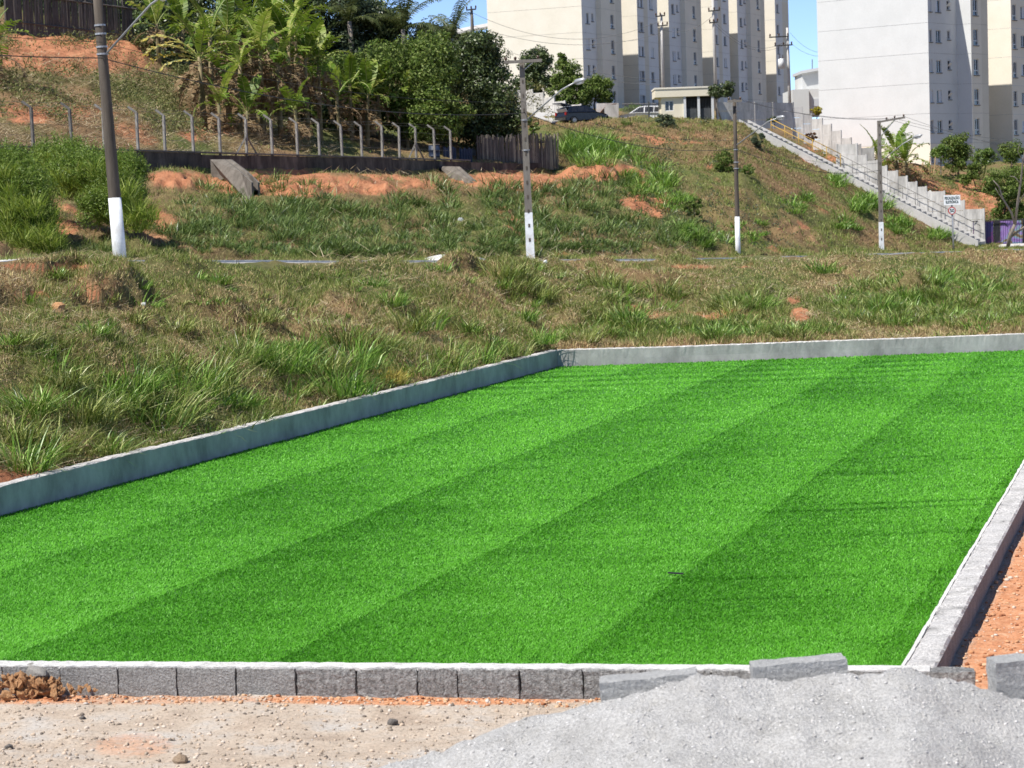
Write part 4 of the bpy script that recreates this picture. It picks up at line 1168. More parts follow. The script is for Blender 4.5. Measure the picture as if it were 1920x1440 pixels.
    for mt, mb in groups.values():
        me = bpy.data.meshes.new('wall'); ow = root.location
        me.from_pydata([(v[0] - ow.x, v[1] - ow.y, v[2] - ow.z) for v in mb.V], [], mb.F); me.materials.append(mt)
        link('wall', me, root)
    mb = MB(); mb.prism([W(t, n, H - .35) for t, n in pts], (0, 0, .12)); mb.build('roof', M_JOINT, root)
    return root
B1 = (1.0, 1.15, 1.02, 'abnsnn'); BATH = (.62, .85, 1.35, 'ono'); KIT = (1.0, 1.5, .8, 'g')
# white block at the right
cB = at(1745, 300, 208); zB = EYE[2] + (yh(1745) - 326) * 208 / FPX
profB = [(0, 0), (5.6, 0), (5.6, 1.5), (7.7, 1.5), (9.05, 1.5), (9.05, -7), (15, -7), (15, 1.0), (27, 1.0)]
block('white apartment block with a blank sunlit gable, at the right', cB, (.63, .777), 6, zB, profB,
      {'gable': M_WALLW, 'front': [M_WALLW, M_WALLW, M_WALLC, M_WALLB, M_WALLB, M_WALLB, M_WALLC, M_WALLC]}, 11.9,
      {0: [(.42, *((.6,) + B1[1:]))] + [(1.95, *B1), (4.0, *BATH)], 2: [(.95, *KIT)], 7: [(.75, .8, 1.5, .8, 'g'), (2.6, *B1), (5.0, *BATH), (8, *KIT)]}, plinth={M_WALLW: M_WALLC})
# long beige block behind the gatehouse
cA = at(1093, 100, 242); zA = EYE[2] + (yh(1093) - 209) * 242 / FPX
pr = [(0, 0), (4.2, 0), (4.2, .6), (8.6, .6), (10.5, .6), (10.5, -7), (16.8, -7), (16.8, .1), (18.9, .1), (20.3, .1), (23.6, .1), (23.6, -7), (27.8, -7), (27.8, 0), (32, 0), (32, .6), (36.2, .6), (38, .6), (38, -7),
      (43.8, -7), (43.8, .1), (46, .1), (47.4, .1), (50.4, .1), (50.4, -7), (54.2, -7), (54.2, 0), (58, 0), (58, .6), (62.4, .6), (64.2, .6), (64.2, -7), (70.6, -7), (70.6, .1), (74, .1), (77, .1)]
fm_ = []; wn_ = {}; bands = (8.6, 18.9, 36.2, 46, 62.4, 74)
for i in range(len(pr) - 1):
    (t0, n0), (t1, n1) = pr[i], pr[i + 1]
    if t0 == t1: fm_.append(M_WALLC if n1 > n0 else M_WALLB)
    elif n0 < -2 or t0 in bands: fm_.append(M_WALLB)
    elif n0 == .6: fm_.append(M_WALLC)
    else: fm_.append(M_WALLG)
    if t0 != t1 and t0 not in bands and n0 > -2:
        L = t1 - t0
        if n0 == 0: wn_[i] = [(1.55, *B1), (3.1, *BATH)]
        elif n0 == .6: wn_[i] = [(3.3, *KIT)]
        elif L < 2.6: wn_[i] = [(.5, .5, 1.15, 1.02, 'n'), (1.45, *B1)]
        else: wn_[i] = [(1.2, *B1)]
block('long beige apartment block with recessed bays behind the gatehouse', cA, (.407, .914), 6, zA, pr, {'gable': M_WALLC, 'front': fm_}, 11.2, wn_)
# ------------------------------------------------------------------ concrete stairs up the slope with rails and stepped wall
M_STAIR = M('stair_concrete', [(.42, .41, .395), (.52, .51, .49)], 1.5, 0.9, 0.3, 20, 0.2)
M_STAIRD = M('tread_concrete', [(.32, .31, .30), (.40, .39, .375)], 1.5, 0.9, 0.3, 20, 0.2)
M_PANEL = M('precast_panel', [(.34, .328, .305), (.50, .485, .46), (.56, .545, .52)], 0.9, 0.95, 0.3, 12, 0.3, 3, stretch=(1, 1, .3))
M_RAILY = M('yellow_paint', [(.42, .27, .06), (.52, .34, .09)], 4, 0.5)
M_RAILG = M('grey_rail', [(.14, .135, .13), (.20, .19, .18)], 4, 0.5)
SB = at(1836, 459, 150); STp = at(1388, 231, 158)
sv_ = STp - SB; Ls = math.hypot(sv_[0], sv_[1]); sd = np.array([sv_[0], sv_[1], 0]) / Ls; rise = sv_[2] / Ls
sn = np.array([-sd[1], sd[0], 0]); 
if sn[1] > 0: sn = -sn                     # towards the camera
stair = thing('stairs', 'long straight concrete stairs climbing the slope to the gatehouse', 'stairs', SB)
NS = 46; step = Ls / NS; SW = 1.5
for i in range(NS):
    p = SB + sd * step * (i + .5) + np.array([0, 0, rise * step * (i + 1)]) - sn * SW / 2
    mb = MB(); mb.box(p + (0, 0, -.3), (step * .98, SW - .02, .6), (sd, sn, (0, 0, 1))); mb.build('step', M_STAIRD if i % 1 == 0 else M_STAIR, stair)
for off, hh, nm in ((0.09, .16, 'stringer'), (-SW - .09, .16, 'stringer')):
    a = SB + sn * off + (0, 0, hh + .1); b = STp + sn * off + (0, 0, hh + .1)
    mb = MB(); mb.prism([a, b, b - (0, 0, 1.5), a - (0, 0, 1.5)], sn * .18); mb.build(nm, M_STAIR, stair)
def rail(name, mat, f0, f1, off, hts, posts, r=.03):
    for h in hts:
        mb = MB(); mb.tube([SB + sv_ * f0 + sn * off + (0, 0, h + .2), SB + sv_ * f1 + sn * off + (0, 0, h + .2)], r, 6); mb.build(name, mat, stair, True)
    for f in np.linspace(f0, f1, posts):
        p = SB + sv_ * f + sn * off; mb = MB(); mb.tube([p, p + (0, 0, max(hts) + .2)], r, 6); mb.build('rail_post', mat, stair, True)
rail('yellow_rail', M_RAILY, .60, .90, -SW - .1, (.55, .95), 6)
rail('handrail', M_RAILG, .02, .60, -SW + .05, (.9,), 12, .022)
def panel_wall(name, label, P, hts, posts_mat=M_PANEL):
    """P: base points of the posts; hts: height of each bay above its higher post foot"""
    root = thing(name, label, 'wall', P[0])
    for i in range(len(P) - 1):
        a, b = np.array(P[i]), np.array(P[i + 1]); d_ = (b - a); d_[2] = 0; L = np.linalg.norm(d_); d_ /= L; q = np.array([d_[1], -d_[0], 0])
        zt = max(a[2], b[2]) + hts[i]; zb = min(a[2], b[2]) - .6
        n = max(2, int(round((zt - zb) / .75))); hh = (zt - zb) / n
        for k in range(n):
            mb = MB(); c = (a + b) / 2; mb.box((c[0], c[1], zb + hh * (k + .5)), (L - .12, .06, hh - .02), (d_, q, (0, 0, 1))); mb.build('panel', M_PANEL, root)
        for e in ((a,) if i < len(P) - 2 else (a, b)):
            mb = MB(); zt2 = zt + .06 if i == 0 or e is b else max(zt, max(P[i - 1][2], a[2]) + hts[i - 1]) + .06
            zt2 -= .03; mb.box((e[0], e[1], (zt2 + zb) / 2), (.12, .12, zt2 - zb), (d_, q, (0, 0, 1))); mb.build('post', M_PANEL, root)
    return root
fs = [0.01, .09, .17, .245, .285, .325, .365, .41, .45, .495, .535, .62]
bp = [SB + sv_ * f - sn * (SW + .35) for f in fs]
panel_wall('stepped_wall', 'stepped concrete panel wall rising beside the lower half of the stairs', bp, [1.6, 1.5, 1.5, 1.5, 1.5, 1.55, 1.55, 1.55, 1.55, 1.6, 1.65])
up = [at(u, y, d) for u, y, d in [(1638, 308, 168), (1614, 300, 168), (1596, 296, 168), (1577, 288, 168.5), (1559, 278, 169), (1542, 266, 169.5), (1522, 254, 170), (1505, 245, 170), (1487, 232, 170)]]
panel_wall('stepped_wall', 'stepped pale panel wall above the stairs in front of the white gable', up, [.9, 1.0, 1.15, 1.3, 1.3, 1.25, 1.25, 1.25])
lv = [at(u, y, d) for u, y, d in [(1487, 226, 170), (1450, 226, 168.5), (1416, 226, 167.5), (1380, 226, 166.5), (1345, 226, 166)]]
panel_wall('panel_wall', 'level concrete panel wall running right from the gatehouse', lv, [1.35, 1.35, 1.35, 1.35])
wl_ = [at(u, y, d) for u, y, d in [(972, 205, 178), (1000, 207, 177), (1020, 212, 176), (1040, 216, 175), (1060, 219, 174), (1090, 222, 173)]]
panel_wall('panel_wall', 'pale wall stepping down behind the dark car', wl_, [1.5, 1.35, 1.2, 1.05, .9])

# ------------------------------------------------------------------ gatehouse, gate and shelter
M_CREAM = M('gatehouse_cream', [(.70, .64, .50), (.76, .70, .56)], 1, 0.9, 0.1, 10, 0.05)
M_GATE = M('gate_grey', [(.05, .055, .06), (.09, .095, .10)], 3, 0.6)
M_ROOM = M('dark_room', [(.025, .024, .024), (.045, .042, .04)], 1, 0.9)
g0 = at(1238, 224, 165); gz = g0[2]; s_ = 165 / FPX
gh = thing('gatehouse', 'small cream gatehouse with flat overhanging roof and two dark gates', 'gatehouse', g0)
gy = g0[1]
def gx(px): return at(px, 200, 165)[0]
def gzz(py, px=1285): return z_at(px, py, 165)
zr0, zr1 = gzz(181), gzz(163)
def cbox(x0, x1, y0, y1, z0, z1, name, mat, parent=gh):
    mb = MB(); mb.box(((x0 + x1) / 2, (y0 + y1) / 2, (z0 + z1) / 2), (x1 - x0, y1 - y0, z1 - z0)); return mb.build(name, mat, parent)
# front room: walls round a window opening
wx0, wx1, wz0, wz1 = gx(1247), gx(1263), gzz(207), gzz(188)
xl, xr = gx(1240), gx(1286)
cbox(xl, wx0, gy, gy + .15, gz - .6, zr0, 'wall', M_CREAM); cbox(wx1, xr, gy, gy + .15, gz - .6, zr0, 'wall', M_CREAM)
cbox(wx0, wx1, gy + .002, gy + .148, gz - .6, wz0, 'wall', M_CREAM); cbox(wx0, wx1, gy + .002, gy + .148, wz1, zr0, 'wall', M_CREAM)
cbox(xl, xl + .15, gy + .152, gy + 3.0, gz - .6, zr0, 'wall', M_CREAM); cbox(xr - .15, xr, gy + .152, gy + 3.0, gz - .6, zr0, 'wall', M_CREAM); cbox(xl + .152, gx(1338), gy + 3.0, gy + 3.15, gz - .6, zr0, 'wall', M_CREAM)
wdw = cbox(wx0, wx1, gy + .07, gy + .09, wz0, wz1, 'window', M_GLASS)
for xa, xb, za, zb in ((wx0, wx1, wz0, wz0 + .05), (wx0, wx1, wz1 - .05, wz1), (wx0, wx0 + .05, wz0 + .052, wz1 - .052), (wx1 - .05, wx1, wz0 + .052, wz1 - .052), ((wx0 + wx1) / 2 - .03, (wx0 + wx1) / 2 + .03, wz0 + .052, wz1 - .052)):
    cbox(xa, xb, gy + .04, gy + .068, za, zb, 'window_bar', M_FRAME, wdw)
cbox(gx(1229), gx(1342), gy - .2, gy + 3.5, zr0, zr1 - .12, 'roof_slab', M_CREAM); cbox(gx(1228), gx(1343), gy - .25, gy + 3.55, zr1 - .12, zr1, 'roof_edge', M_WALLC)
for px in (1284, 1310, 1336): cbox(gx(px) - .09, gx(px) + .09, gy - .12, gy + .06, gz - .6, zr0 - .02, 'column', M_FRAME)
cbox(gx(1287), gx(1336), gy + 1.2, gy + 1.25, gz - .6, zr0, 'back_wall', M_ROOM)
for a, b in ((1287, 1307), (1313, 1333)):
    g = cbox(gx(a) + .02, gx(b) - .02, gy + .1, gy + .13, gz - .1, gzz(204), 'gate_leaf', M_GATE)
    for k in range(7):
        x = gx(a) + .05 + (gx(b) - gx(a) - .1) * k / 6; cbox(x - .015, x + .015, gy + .1, gy + .13, gzz(204) + .002, gzz(185), 'gate_bar', M_GATE, g)
ft = thing('railing_gate', 'grey barred sliding gate left of the gatehouse', 'gate', at(1165, 224, 167))
bx = lambda px, d=167: at(px, 200, d)[0]
for k in range(26):
    px = 1168 + 70 * k / 25; mb = MB(); h = 1.15 if px < 1214 else 1.2; b = at(px, 222, 167); mb.box(b + (0, 0, h / 2), (.025, .025, h)); mb.build('bar', M_RAILG, ft)
for y in (222, 195):
    mb = MB(); mb.tube([at(1166, y, 166.95), at(1238, y, 166.95)], .03, 4); mb.build('rail', M_RAILG, ft)
for px in (1217, 1239):
    mb = MB(); b = at(px, 223, 166.9); mb.box(b + (0, 0, .62), (.10, .10, 1.35)); mb.build('gate_post', M_GATE, ft)
# concrete shelter with a curved brown cover
b0 = at(1160, 222, 168); sh = thing('bin_shelter', 'small grey concrete shelter with a curved brown cover beside the dark car', 'shelter', b0)
mb = MB(); mb.prism([at(1135, 224, 168), at(1160, 224, 168), at(1160, 196, 168), at(1140, 196, 168), at(1133, 203, 168)], (0, .12, 0)); mb.build('side_wall', M_PANEL, sh)
mb = MB(); mb.prism([at(1118, 224, 170.4), at(1160, 224, 170.4), at(1160, 193, 170.4), at(1118, 194, 170.4)], (0, .12, 0)); mb.build('back_wall', M_PANEL, sh)
arc = [at(1160 - 34 * math.sin(t) - 4, 194 + 30 * (1 - math.cos(t)), 168.2 + 1.0) for t in np.linspace(0, 1.45, 9)]
mb = MB()
for a, b in zip(arc[:-1], arc[1:]): mb.prism([a, b, b + (0, 1.2, 0), a + (0, 1.2, 0)], (0, 0, -.04))
mb.build('curved_cover', M('rust_brown', [(.16, .075, .05), (.24, .12, .08)], 3, 0.8), sh)
# white house in the gap
hb = at(1488, 206, 230); hs = thing('white_house', 'white house with a raised upper room in the gap between the blocks', 'house', hb)
X = lambda px, d: at(px, 180, d)[0]
def hbox(p0, p1, y0, y1, d, dep, name, mat):
    mb = MB(); x0, x1 = X(p0, d), X(p1, d); z0, z1 = z_at(p0, y1, d), z_at(p0, y0, d)
    mb.box(((x0 + x1) / 2, d + dep / 2, (z0 + z1) / 2), (x1 - x0, dep, z1 - z0)); return mb.build(name, mat, hs)
hbox(1486, 1517, 168, 215, 230, 8, 'wall', M_WALLW); hbox(1517.2, 1575, 167, 215, 230.5, 8, 'wall', M_WALLG); hbox(1505, 1575, 134, 167.5, 234, 6, 'upper_room', M_WALLW)
mb = MB(); a, b = at(1502, 138, 233.5), at(1580, 124, 233.5); mb.prism([a, b, b + (0, 7, 0), a + (0, 7, 0)], (0, 0, .3)); mb.build('roof', M_FRAME, hs)
hw = hbox(1526, 1539, 185, 199, 230.4, .09, 'window', M_SHUT); mb = MB(); mb.tube([at(1523, 131, 234), at(1523, 111, 234)], .05, 5); mb.build('antenna', M_RAILG, hs)
# white house roof beyond the palms
hb = at(905, 75, 260); h2 = thing('white_house', 'pale house partly hidden behind palms beside the beige gable', 'house', hb)
mb = MB(); a, b = at(862, 110, 262), at(918, 110, 262); mb.box((a + b) / 2 + (0, 3, -3), (b[0] - a[0] + 1.0, 6, 12)); mb.build('wall', M_WALLC, h2)
mb = MB(); a, b = at(852, 66, 260), at(925, 52, 260); mb.prism([a, b, b + (0, 8, 1), a + (0, 8, 1)], (0, 0, .3)); mb.build('roof', M_PANEL, h2)

# ------------------------------------------------------------------ cars
M_TYRE = M('tyre', [(.015, .015, .015), (.03, .03, .03)], 10, 0.9)
M_RIM = M('rim', [(.35, .36, .37), (.45, .46, .47)], 8, 0.35, metal=0.6)
def car(label, loc, rz, paint, open_tail):
    root = thing('hatchback_car', label, 'car', loc, rz=rz)
    def pt(o, name, mats, parent=root, smooth=False):
        return link(name, o.mesh(name, mats, smooth), parent)
    # local: x forward, y left, z up; length 4.0
    lower = [(-1.98, .30), (-2.0, .62), (-1.92, .88), (-.55, .93), (.75, .93), (1.1, .90), (1.75, .78), (1.98, .62), (2.0, .32)]
    secs = [(-.80, .92), (-.84, 1.0), (0, 1.0), (.84, 1.0), (.80, .92)]
    mb = MB(); n = len(lower); V = []
    for yy, k in ((-.72, .93), (-.82, 1.0), (.82, 1.0), (.72, .93)):
        V += [(x * (1 if k == 1 else .985), yy, .30 + (z - .30) * k) for x, z in lower]
    F = [(i + s * n, i + 1 + s * n, i + 1 + (s + 1) * n, i + (s + 1) * n) for s in range(3) for i in range(n - 1)] + [tuple(range(n)), tuple(range(3 * n, 4 * n))[::-1]] + [(0 + s * n, n - 1 + s * n, n - 1 + (s + 1) * n, (s + 1) * n) for s in range(3)]
    mb.add(V, F); pt(mb, 'body', paint)
    # cabin: pillars and roof over glass
    cab = [(-1.85, .90), (-1.55, 1.34), (-1.25, 1.42), (-.2, 1.45), (.25, 1.40), (1.02, .92)]
    mb = MB(); m = len(cab); V = []
    for yy, q in ((-.74, 0), (.74, 0)):
        V += [(x, yy * (1 - .14 * max(0, z - .92) / .5), z) for x, z in cab]
    mb.add(V, [(i, i + 1, i + 1 + m, i + m) for i in range(m - 1)] + [tuple(range(m)), tuple(range(m, 2 * m))[::-1]]); pt(mb, 'cabin', paint)
    for s in (-1, 1):
        for poly in ([(-1.45, .97), (-1.3, 1.30), (-.95, 1.35), (-.92, .97)], [(-.84, .97), (-.86, 1.35), (-.22, 1.38), (-.18, .97)], [(-.10, .97), (-.13, 1.37), (.2, 1.34), (.80, .97)]):
            mb = MB(); mb.add([(x, s * (.752 - .74 * .14 * max(0, z - .92) / .5), z) for x, z in poly], [(0, 1, 2, 3)]); pt(mb, 'side_window', M_GLASS)
    mb = MB(); mb.add([(.98, -.62, .97), (.98, .62, .97), (.31, .56, 1.375), (.31, -.56, 1.375)], [(0, 1, 2, 3)]); pt(mb, 'windscreen', M_GLASS)
    for x in (-1.25, 1.25):
        for s in (-1, 1):
            w = MB(); w.tube([(x, s * .68, .30), (x, s * .85, .30)], .30, 16); wo = pt(w, 'wheel', M_TYRE)
            w = MB(); w.tube([(x, s * .852, .30), (x, s * .868, .30)], .19, 12); pt(w, 'rim', M_RIM, wo)
    for s in (-1, 1):
        mb = MB(); mb.box((1.93, s * .58, .66), (.16, .30, .14)); pt(mb, 'headlight', M_LAMPG)
        mb = MB(); mb.box((-1.95, s * .70, .82), (.12, .18, .24)); pt(mb, 'tail_light', M('tail_red', [(.25, .01, .01), (.35, .02, .015)], 4, .3))
    mb = MB(); mb.box((-1.99, 0, .42), (.12, 1.5, .2)); pt(mb, 'bumper', M_DARK)
    if open_tail:
        mb = MB(); mb.box((-1.80, 0, 1.02), (.10, 1.25, .5), ((.83, 0, .55), (0, 1, 0), (-.55, 0, .83))); pt(mb, 'boot_opening', M_PALEP)
        a = np.array([-1.35, 0, 1.45]); d_ = np.array([-.98, 0, .20]); mb = MB(); mb.box(a + d_ * .5, (1.0, 1.25, .06), (d_, (0, 1, 0), (.20, 0, .98))); tg = pt(mb, 'tailgate', paint)
        mb = MB(); mb.box(a + d_ * .4 + (.02, 0, .045), (.6, 1.0, .02), (d_, (0, 1, 0), (.20, 0, .98))); pt(mb, 'rear_window', M_GLASS, tg)
        for s in (-1, 1):
            mb = MB(); mb.tube([(-1.62, s * .58, 1.12), tuple(a + d_ * .55 + np.array([0, s * .58, -.03]))], .015, 5); pt(mb, 'gas_strut', M_DARK)
    else:
        mb = MB(); mb.add([(-1.845, -.55, .97), (-1.845, .55, .97), (-1.60, .52, 1.30), (-1.60, -.52, 1.30)], [(0, 1, 2, 3)]); pt(mb, 'rear_window', M_GLASS)
    return root
M_NAVY = M('dark_blue_paint', [(.008, .011, .02), (.012, .016, .028)], 2, 0.25, fine=0, spec=.6)
M_CARW = M('white_car_paint', [(.72, .73, .75), (.76, .77, .79)], 2, 0.3, fine=0, spec=.5)
c1 = at(1091, 229, 159); car('dark blue hatchback with its tailgate open on the crest of the slope', (c1[0], c1[1], c1[2] - .15), math.radians(32), M_NAVY, True).scale = (.9, .9, .9)
c2 = at(1206, 225, 171); car('white car behind the barred gate next to the gatehouse', (c2[0], c2[1], c2[2] - .4), math.radians(172), M_CARW, False)
# light apron of pavement by the cars
mb = MB(); P = [at(1035, 232, 156), at(1085, 229, 163), at(1100, 222, 172), at(1010, 214, 176), at(1000, 222, 165)]
mb.prism([p + (0, 0, .05) for p in P], (0, 0, .12)); tag(mb.build('pavement', M_STAIR), kind='structure')

# ------------------------------------------------------------------ graffiti hoarding and pavement at the right
def graffiti_mat(k):
    m, nt, b = new_mat('graffiti_%d' % k); tc = nt.nodes.new('ShaderNodeTexCoord')
    n = _noise(nt, tc.outputs['Object'], 1.1 + .3 * k, 3, .5); n.inputs['Distortion'].default_value = 1.6
    if k == 0: cols, pos = [(.05, .03, .13), (.035, .03, .12), (.11, .025, .12), (.02, .022, .07)], [.3, .45, .55, .7]
    elif k == 1: cols, pos = [(.02, .02, .03), (.20, .12, .32), (.24, .15, .36), (.13, .26, .31), (.24, .16, .08), (.02, .02, .02)], [.32, .40, .52, .58, .64, .74]
    else: cols, pos = [(.012, .012, .015), (.02, .02, .024), (.10, .05, .15), (.015, .015, .018)], [.3, .55, .66, .72]
    r = _ramp(nt, cols, pos); nt.links.new(n.outputs['Fac'], r.inputs[0]); nt.links.new(r.outputs[0], b.inputs['Base Color']); b.inputs['Roughness'].default_value = .6
    return m
GM = [graffiti_mat(k) for k in range(3)]
hd = thing('graffiti_hoarding', 'purple and black graffiti covered metal hoarding at the right picture edge', 'hoarding', at(1825, 462, 152))
pxs = [1825, 1845, 1864, 1876, 1896, 1918, 1940, 1965]
for i, (a, b) in enumerate(zip(pxs[:-1], pxs[1:])):
    pa, pb = at(a + .3, 463 - (a - 1825) * .035, 152), at(b - .3, 463 - (b - 1825) * .035, 152); h = z_at(a, 416, 152) - z_at(a, 463, 152)
    mb = MB(); n = 9; V = []
    for q in range(n + 1):
        p = pa + (pb - pa) * q / n; y = .03 * (q % 2); V += [p + (0, y, -.15), p + (0, y, h)]
    mb.add(V, [(2 * q, 2 * q + 2, 2 * q + 3, 2 * q + 1) for q in range(n)])
    o = mb.build('sheet', GM[(0, 0, 2, 1, 1, 2, 2)[i]], hd); sm = o.modifiers.new('thick', 'SOLIDIFY'); sm.thickness = .02
mb = MB(); mb.tube([at(1824, 415, 151.9), at(1965, 409, 151.9)], .03, 5); mb.build('rail', M_DARK, hd)
mb = MB(); P = [at(1838, 466, 149), at(1990, 459, 149), at(1990, 455, 151.6), at(1838, 461, 151.6)]; mb.prism([p for p in P], (0, 0, .06)); tag(mb.build('pavement', M_PALEP), kind='structure')
# stakes and broken concrete on the upper slope
def stake(label, p0, p1, d, mat):
    mb = MB(); a, b = at(*p0, d), at(*p1, d); mb.tube([a - (0, 0, .2), b], [.05, .045], 5); tag(mb.build('wooden_stake', mat), label, 'stake', 'stakes in front of the white block')
M_WOOD = M('pale_wood', [(.40, .28, .14), (.50, .37, .2)], 3, .8)
stake('leaning wooden stake, leftmost in front of the white block', (1724, 326), (1732, 300), 172, M_WOOD)
stake('wooden stake, middle one in front of the white block', (1741, 324), (1744, 296), 172, M_WOOD)
stake('wooden stake, rightmost in front of the white block', (1751, 322), (1754, 294), 172, M_WOOD)
M_BLACKP = M('black_tarp', [(.012, .012, .013), (.03, .03, .032)], 2, .5)
p = at(1720, 365, 157); o = lump('tarpaulin', p, 1.0, 61, M_BLACKP, None, 3, .4, (.95, .5, .55)); tag(o, 'black crumpled tarpaulin behind the stepped wall', 'tarpaulin')
mb = MB(); a, b = at(1742, 358, 158), at(1770, 392, 157); mb.box((a + b) / 2, (np.linalg.norm(b - a), .2, .25), ((b - a) / np.linalg.norm(b - a), (0, 1, 0), np.cross((b - a) / np.linalg.norm(b - a), [0, 1, 0]))); tag(mb.build('concrete_beam', M_PANEL), 'fallen pale concrete beam beside the black tarpaulin', 'beam')
# ------------------------------------------------------------------ vegetation helpers
def blades(P, L, w, az, lean, droop, nseg=2, twist=None):
    """curved tapering blades; P (n,3) feet, L length, w width, az direction of lean, lean 0..1, droop"""
    n = len(P); sa = RNG.uniform(0, 2 * math.pi, n) if twist is None else twist
    side = np.stack([np.cos(sa), np.sin(sa), 0 * sa], -1) * (w * 0.5)[:, None]
    hor = np.stack([np.cos(az), np.sin(az), 0 * az], -1)
    up = np.sqrt(np.clip(1 - lean ** 2, 0.02, 1))
    rows_ = []
    for k in range(nseg + 1):
        t = k / nseg
        c = P + hor * (L * (lean * t + 0.35 * droop * t * t))[:, None]
        c[:, 2] += L * (up * t - droop * 0.55 * t * t)
        f = (1 - t) ** 0.6 if k else 0.75
        if k < nseg: rows_ += [c - side * f, c + side * f]
        else: rows_ += [c]
    m = 2 * nseg + 1
    V = np.stack(rows_, 1).reshape(-1, 3)
    F = []
    for k in range(nseg - 1): F += [[2 * k, 2 * k + 1, 2 * k + 3], [2 * k, 2 * k + 3, 2 * k + 2]]
    F += [[2 * nseg - 2, 2 * nseg - 1, 2 * nseg]]
    F = (np.array(F)[None] + (np.arange(n) * m)[:, None, None]).reshape(-1, 3)
    return V, F
def sample(N, slo, shi, ulo=-50, uhi=1970):
    """random points of the terrain between two profile lines"""
    s = RNG.uniform(slo, shi, N); u = RNG.uniform(ulo, uhi, N)
    r = np.interp(s, GS, np.arange(NR)); c = np.interp(u, US, np.arange(NU))
    r0_ = np.clip(np.floor(r).astype(int), 0, NR - 2); c0_ = np.clip(np.floor(c).astype(int), 0, NU - 2)
    fr_ = (r - r0_)[:, None]; fc = (c - c0_)[:, None]
    P = (GP[r0_, c0_] * (1 - fr_) + GP[r0_ + 1, c0_] * fr_) * (1 - fc) + (GP[r0_, c0_ + 1] * (1 - fr_) + GP[r0_ + 1, c0_ + 1] * fr_) * fc
    return P, project(P), s
def hit(px, py, slo, shi):
    """terrain point nearest to a pixel, within a range of profile lines"""
    ra, rb = int(np.searchsorted(GS, slo)), int(np.searchsorted(GS, shi)) + 1
    D = (PXY[ra:rb, :, 0] - px) ** 2 + (PXY[ra:rb, :, 1] - py) ** 2
    i = np.unravel_index(np.argmin(D), D.shape); return GP[ra + i[0], i[1]].copy()
GG = [(.03, .05, .008), (.13, .18, .03), (.22, .28, .055), (.46, .47, .20)]
M_GRASS = LEAF('short_green_grass', GG, .3, .55, .25)
M_DRYG = LEAF('dry_grass', [(.10, .065, .03), (.40, .28, .14), (.66, .52, .30), (.30, .30, .10)], .15, .7, .15)
M_TALL = LEAF('tall_green_grass', [(.018, .05, .006), (.085, .195, .016), (.155, .30, .03), (.42, .56, .17)], .22, .38, .4)
M_TALLF = LEAF('blue_green_grass', [(.025, .042, .007), (.13, .18, .03), (.23, .28, .058), (.52, .54, .23)], .2, .4, .35)
M_STRAW = LEAF('straw', [(.26, .19, .10), (.42, .34, .21), (.58, .50, .36)], .15, .8, .1)
M_DRYH = LEAF('dry_slope_grass', [(.06, .04, .02), (.20, .14, .07), (.40, .31, .17), (.17, .17, .055)], .15, .7, .15)
M_TALLH = LEAF('slope_grass', [(.015, .035, .007), (.065, .12, .02), (.12, .19, .04), (.30, .38, .14)], .2, .4, .35)
M_YELL = LEAF('yellow_grass', [(.30, .25, .05), (.45, .38, .08), (.55, .47, .16)], .3, .6, .2)
def stuff(name, label, cat, VF, mat):
    V = np.concatenate([v for v, f in VF]); off = 0; Fs = []
    for v, f in VF: Fs.append(f + off); off += len(v)
    me = np_mesh(name, V, np.concatenate(Fs), [mat]); return tag(link(name, me), label, cat, kind='stuff')
def cover(N, slo, shi, hmin, hmax, fgreen=1.0, ulo=-50, uhi=1970):
    P, px, s = sample(N, slo, shi, ulo, uhi)
    o, g, n1, n2 = masks(px[:, 0], px[:, 1], P[:, 0], P[:, 1], s)
    n4 = fbm(P[:, 0] * 2.0, P[:, 1] * 1.3, 91, 3)
    keep = RNG.uniform(0, 1, len(P)) > o * 0.97
    P, px, g, n1, n4 = P[keep], px[keep], g[keep], n1[keep], n4[keep]
    n = len(P); d = P[:, 1]
    n5 = fbm(P[:, 0] * .7 + 50, P[:, 1] * .45, 95, 3)
    isg = RNG.uniform(0, 1, n) < np.clip(g * 0.75 + 0.10 + (n4 - .5) * 1.6 + (n5 - .5) * 2.2, 0.04, .96) * fgreen
    L = RNG.uniform(hmin, hmax, n) * (0.35 + 2.2 * np.clip(n4 - .25, 0, 1)) * np.where(isg, 1.0, .8)
    w = np.maximum(RNG.uniform(.009, .018, n), d / 2218 * RNG.uniform(.6, 1.25, n))
    az = RNG.uniform(0, 6.283, n); lean = RNG.uniform(.15, .85, n) * np.where(isg, 1, 1.1); lean = np.clip(lean, 0, .95)
    out = []
    for m in (isg, ~isg): out.append(blades(P[m], L[m], w[m], az[m], lean[m], RNG.uniform(0, .35, m.sum()), 1))
    return out
def tufts(spec):
    """spec: list of (foot, height, spread, number)"""
    VF = []
    for p, h, r, n in spec:
        a = RNG.uniform(0, 6.283, n); q = np.sqrt(RNG.uniform(0, 1, n)) * r * .45
        P = np.stack([p[0] + np.cos(a) * q, p[1] + np.sin(a) * q, np.full(n, p[2] - .03)], -1)
        L = h * RNG.uniform(.55, 1.15, n); d = p[1]
        w = np.maximum(RNG.uniform(.010, .022, n), d / 2218 * RNG.uniform(.6, 1.1, n))
        VF.append(blades(P, L, w, a + RNG.normal(0, .6, n), np.clip(np.abs(RNG.normal(.42, .26, n)), .05, .92), RNG.uniform(.3, 1.2, n), 3))
    return VF
